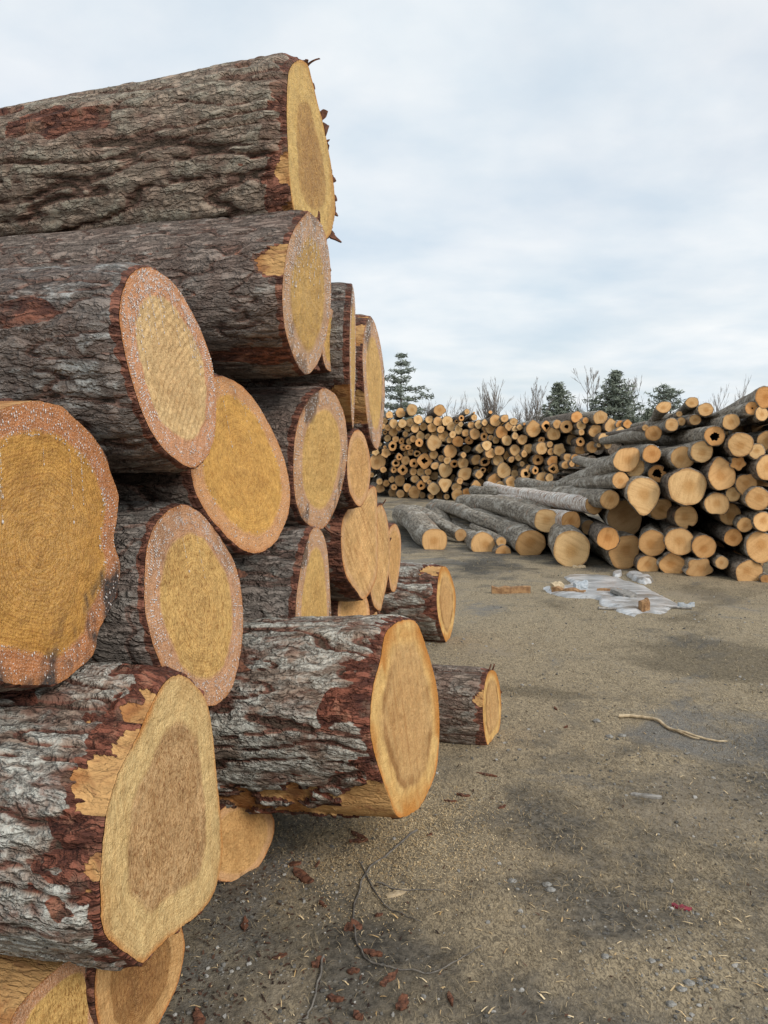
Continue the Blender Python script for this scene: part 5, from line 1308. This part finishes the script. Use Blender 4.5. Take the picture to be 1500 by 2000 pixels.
def blades(X, Y, L, W, lie, z0=0.0):
    n = len(X)
    az = sr.random(n) * 2 * np.pi
    h = np.stack([np.cos(az), np.sin(az), 0 * az], -1)
    s = np.stack([-np.sin(az), np.cos(az), 0 * az], -1)
    b = np.stack([X, Y, ground_h(X, Y) + z0], -1)
    el = np.abs(sr.normal(size=n)) * lie
    tip = b + h * (L * np.cos(el))[:, None] + np.array([0, 0, 1.0]) * (L * np.sin(el) + 0.001)[:, None]
    mid = (b + tip) / 2 + np.array([0, 0, 1.0]) * (0.10 * L)[:, None] + s * (sr.normal(size=n) * 0.05 * L)[:, None]
    V = np.stack([b + s * W[:, None] * 0.5, b - s * W[:, None] * 0.5, mid - s * W[:, None] * 0.45, mid + s * W[:, None] * 0.45, tip], 1)
    f = np.array([[0, 1, 2], [0, 2, 3], [3, 2, 4]])
    return V.reshape(-1, 3), (f[None] + (np.arange(n) * 5)[:, None, None]).reshape(-1, 3)
n = 90000
X, Y = scatter_points(n, 1.85, 12.0)
gmask = perlin(X * 0.42 * 1.6 + 11, Y * 0.42 * 1.6, 1.2) + 0.5 * perlin(X * 2.4, Y * 2.4, 4.1) + 0.30 * sstep(3.0, 5.5, Y) - 0.15 * sstep(2.6, 2.0, Y)
k = sr.random(n) < np.clip(0.42 + 0.9 * gmask, 0.06, 1)
X, Y = X[k], Y[k]
L = (0.010 + 0.022 * sr.random(len(X))) * (0.85 + 0.10 * Y); W = (0.0010 + 0.0010 * sr.random(len(X))) * (0.7 + 0.22 * Y)
V, Fq = blades(X, Y, L, W, 0.35)
o = mesh_obj('dead_grass', V, Fq, tint_mat('dead_grass_blade', (0.075, 0.060, 0.040), (0.42, 0.335, 0.21)), None, (0, 3, 0), smooth=False, attrs={'tint': np.repeat(np.clip(sr.random(len(X)) ** 1.1 * 0.75 + 0.25 * sr.random(len(X)), 0, 1), 5)})
tag(o, 'short matted dead grass flattened into the yard dirt', 'grass'); o['kind'] = 'stuff'
# sawdust and splinters below the jutting log
n = 11000
c = gpix(np.array(745.0), np.array(1632.0))
X = c[0] + sr.normal(size=n) * 0.20 + 0.05; Y = c[1] + sr.normal(size=n) * 0.24 - 0.03 + 0.25 * (X - c[0])
L = 0.003 + 0.014 * sr.random(n) ** 2.5; W = 0.0012 + 0.0018 * sr.random(n)
V, Fq = blades(X, Y, L, W, 0.18, 0.002)
n2 = 900
X2, Y2 = scatter_points(n2, 1.9, 8)
V2, F2 = blades(X2, Y2, 0.008 + 0.03 * sr.random(n2) ** 2, 0.002 + 0.0035 * sr.random(n2), 0.15, 0.002)
o = mesh_obj('sawdust', np.concatenate([V, V2]), np.concatenate([Fq, F2 + len(V)]), tint_mat('sawdust_chip', (0.46, 0.30, 0.13), (0.80, 0.64, 0.40)), None, (0, 3, 0), smooth=False, attrs={'tint': np.repeat(sr.random(n + n2), 5)})
tag(o, 'pale sawdust and splinters spilled under the jutting log', 'sawdust'); o['kind'] = 'stuff'
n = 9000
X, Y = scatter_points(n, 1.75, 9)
k = sr.random(n) < np.clip(0.75 - 1.6 * (X + 0.45), 0.05, 1)  # real crumbs, but crowded towards the stack to stand in for its contact shade
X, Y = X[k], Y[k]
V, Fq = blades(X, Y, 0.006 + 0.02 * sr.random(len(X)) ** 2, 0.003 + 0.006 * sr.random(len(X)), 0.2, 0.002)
o = mesh_obj('bark_crumbs_shade', V, Fq, tint_mat('bark_crumb_shade', (0.022, 0.014, 0.011), (0.11, 0.058, 0.038)), None, (0, 3, 0), smooth=False, attrs={'tint': np.repeat(sr.random(len(X)), 5)})
tag(o, 'red-brown bark crumbs, massed to paint the shade under the near stack', 'bark crumbs'); o['kind'] = 'stuff'
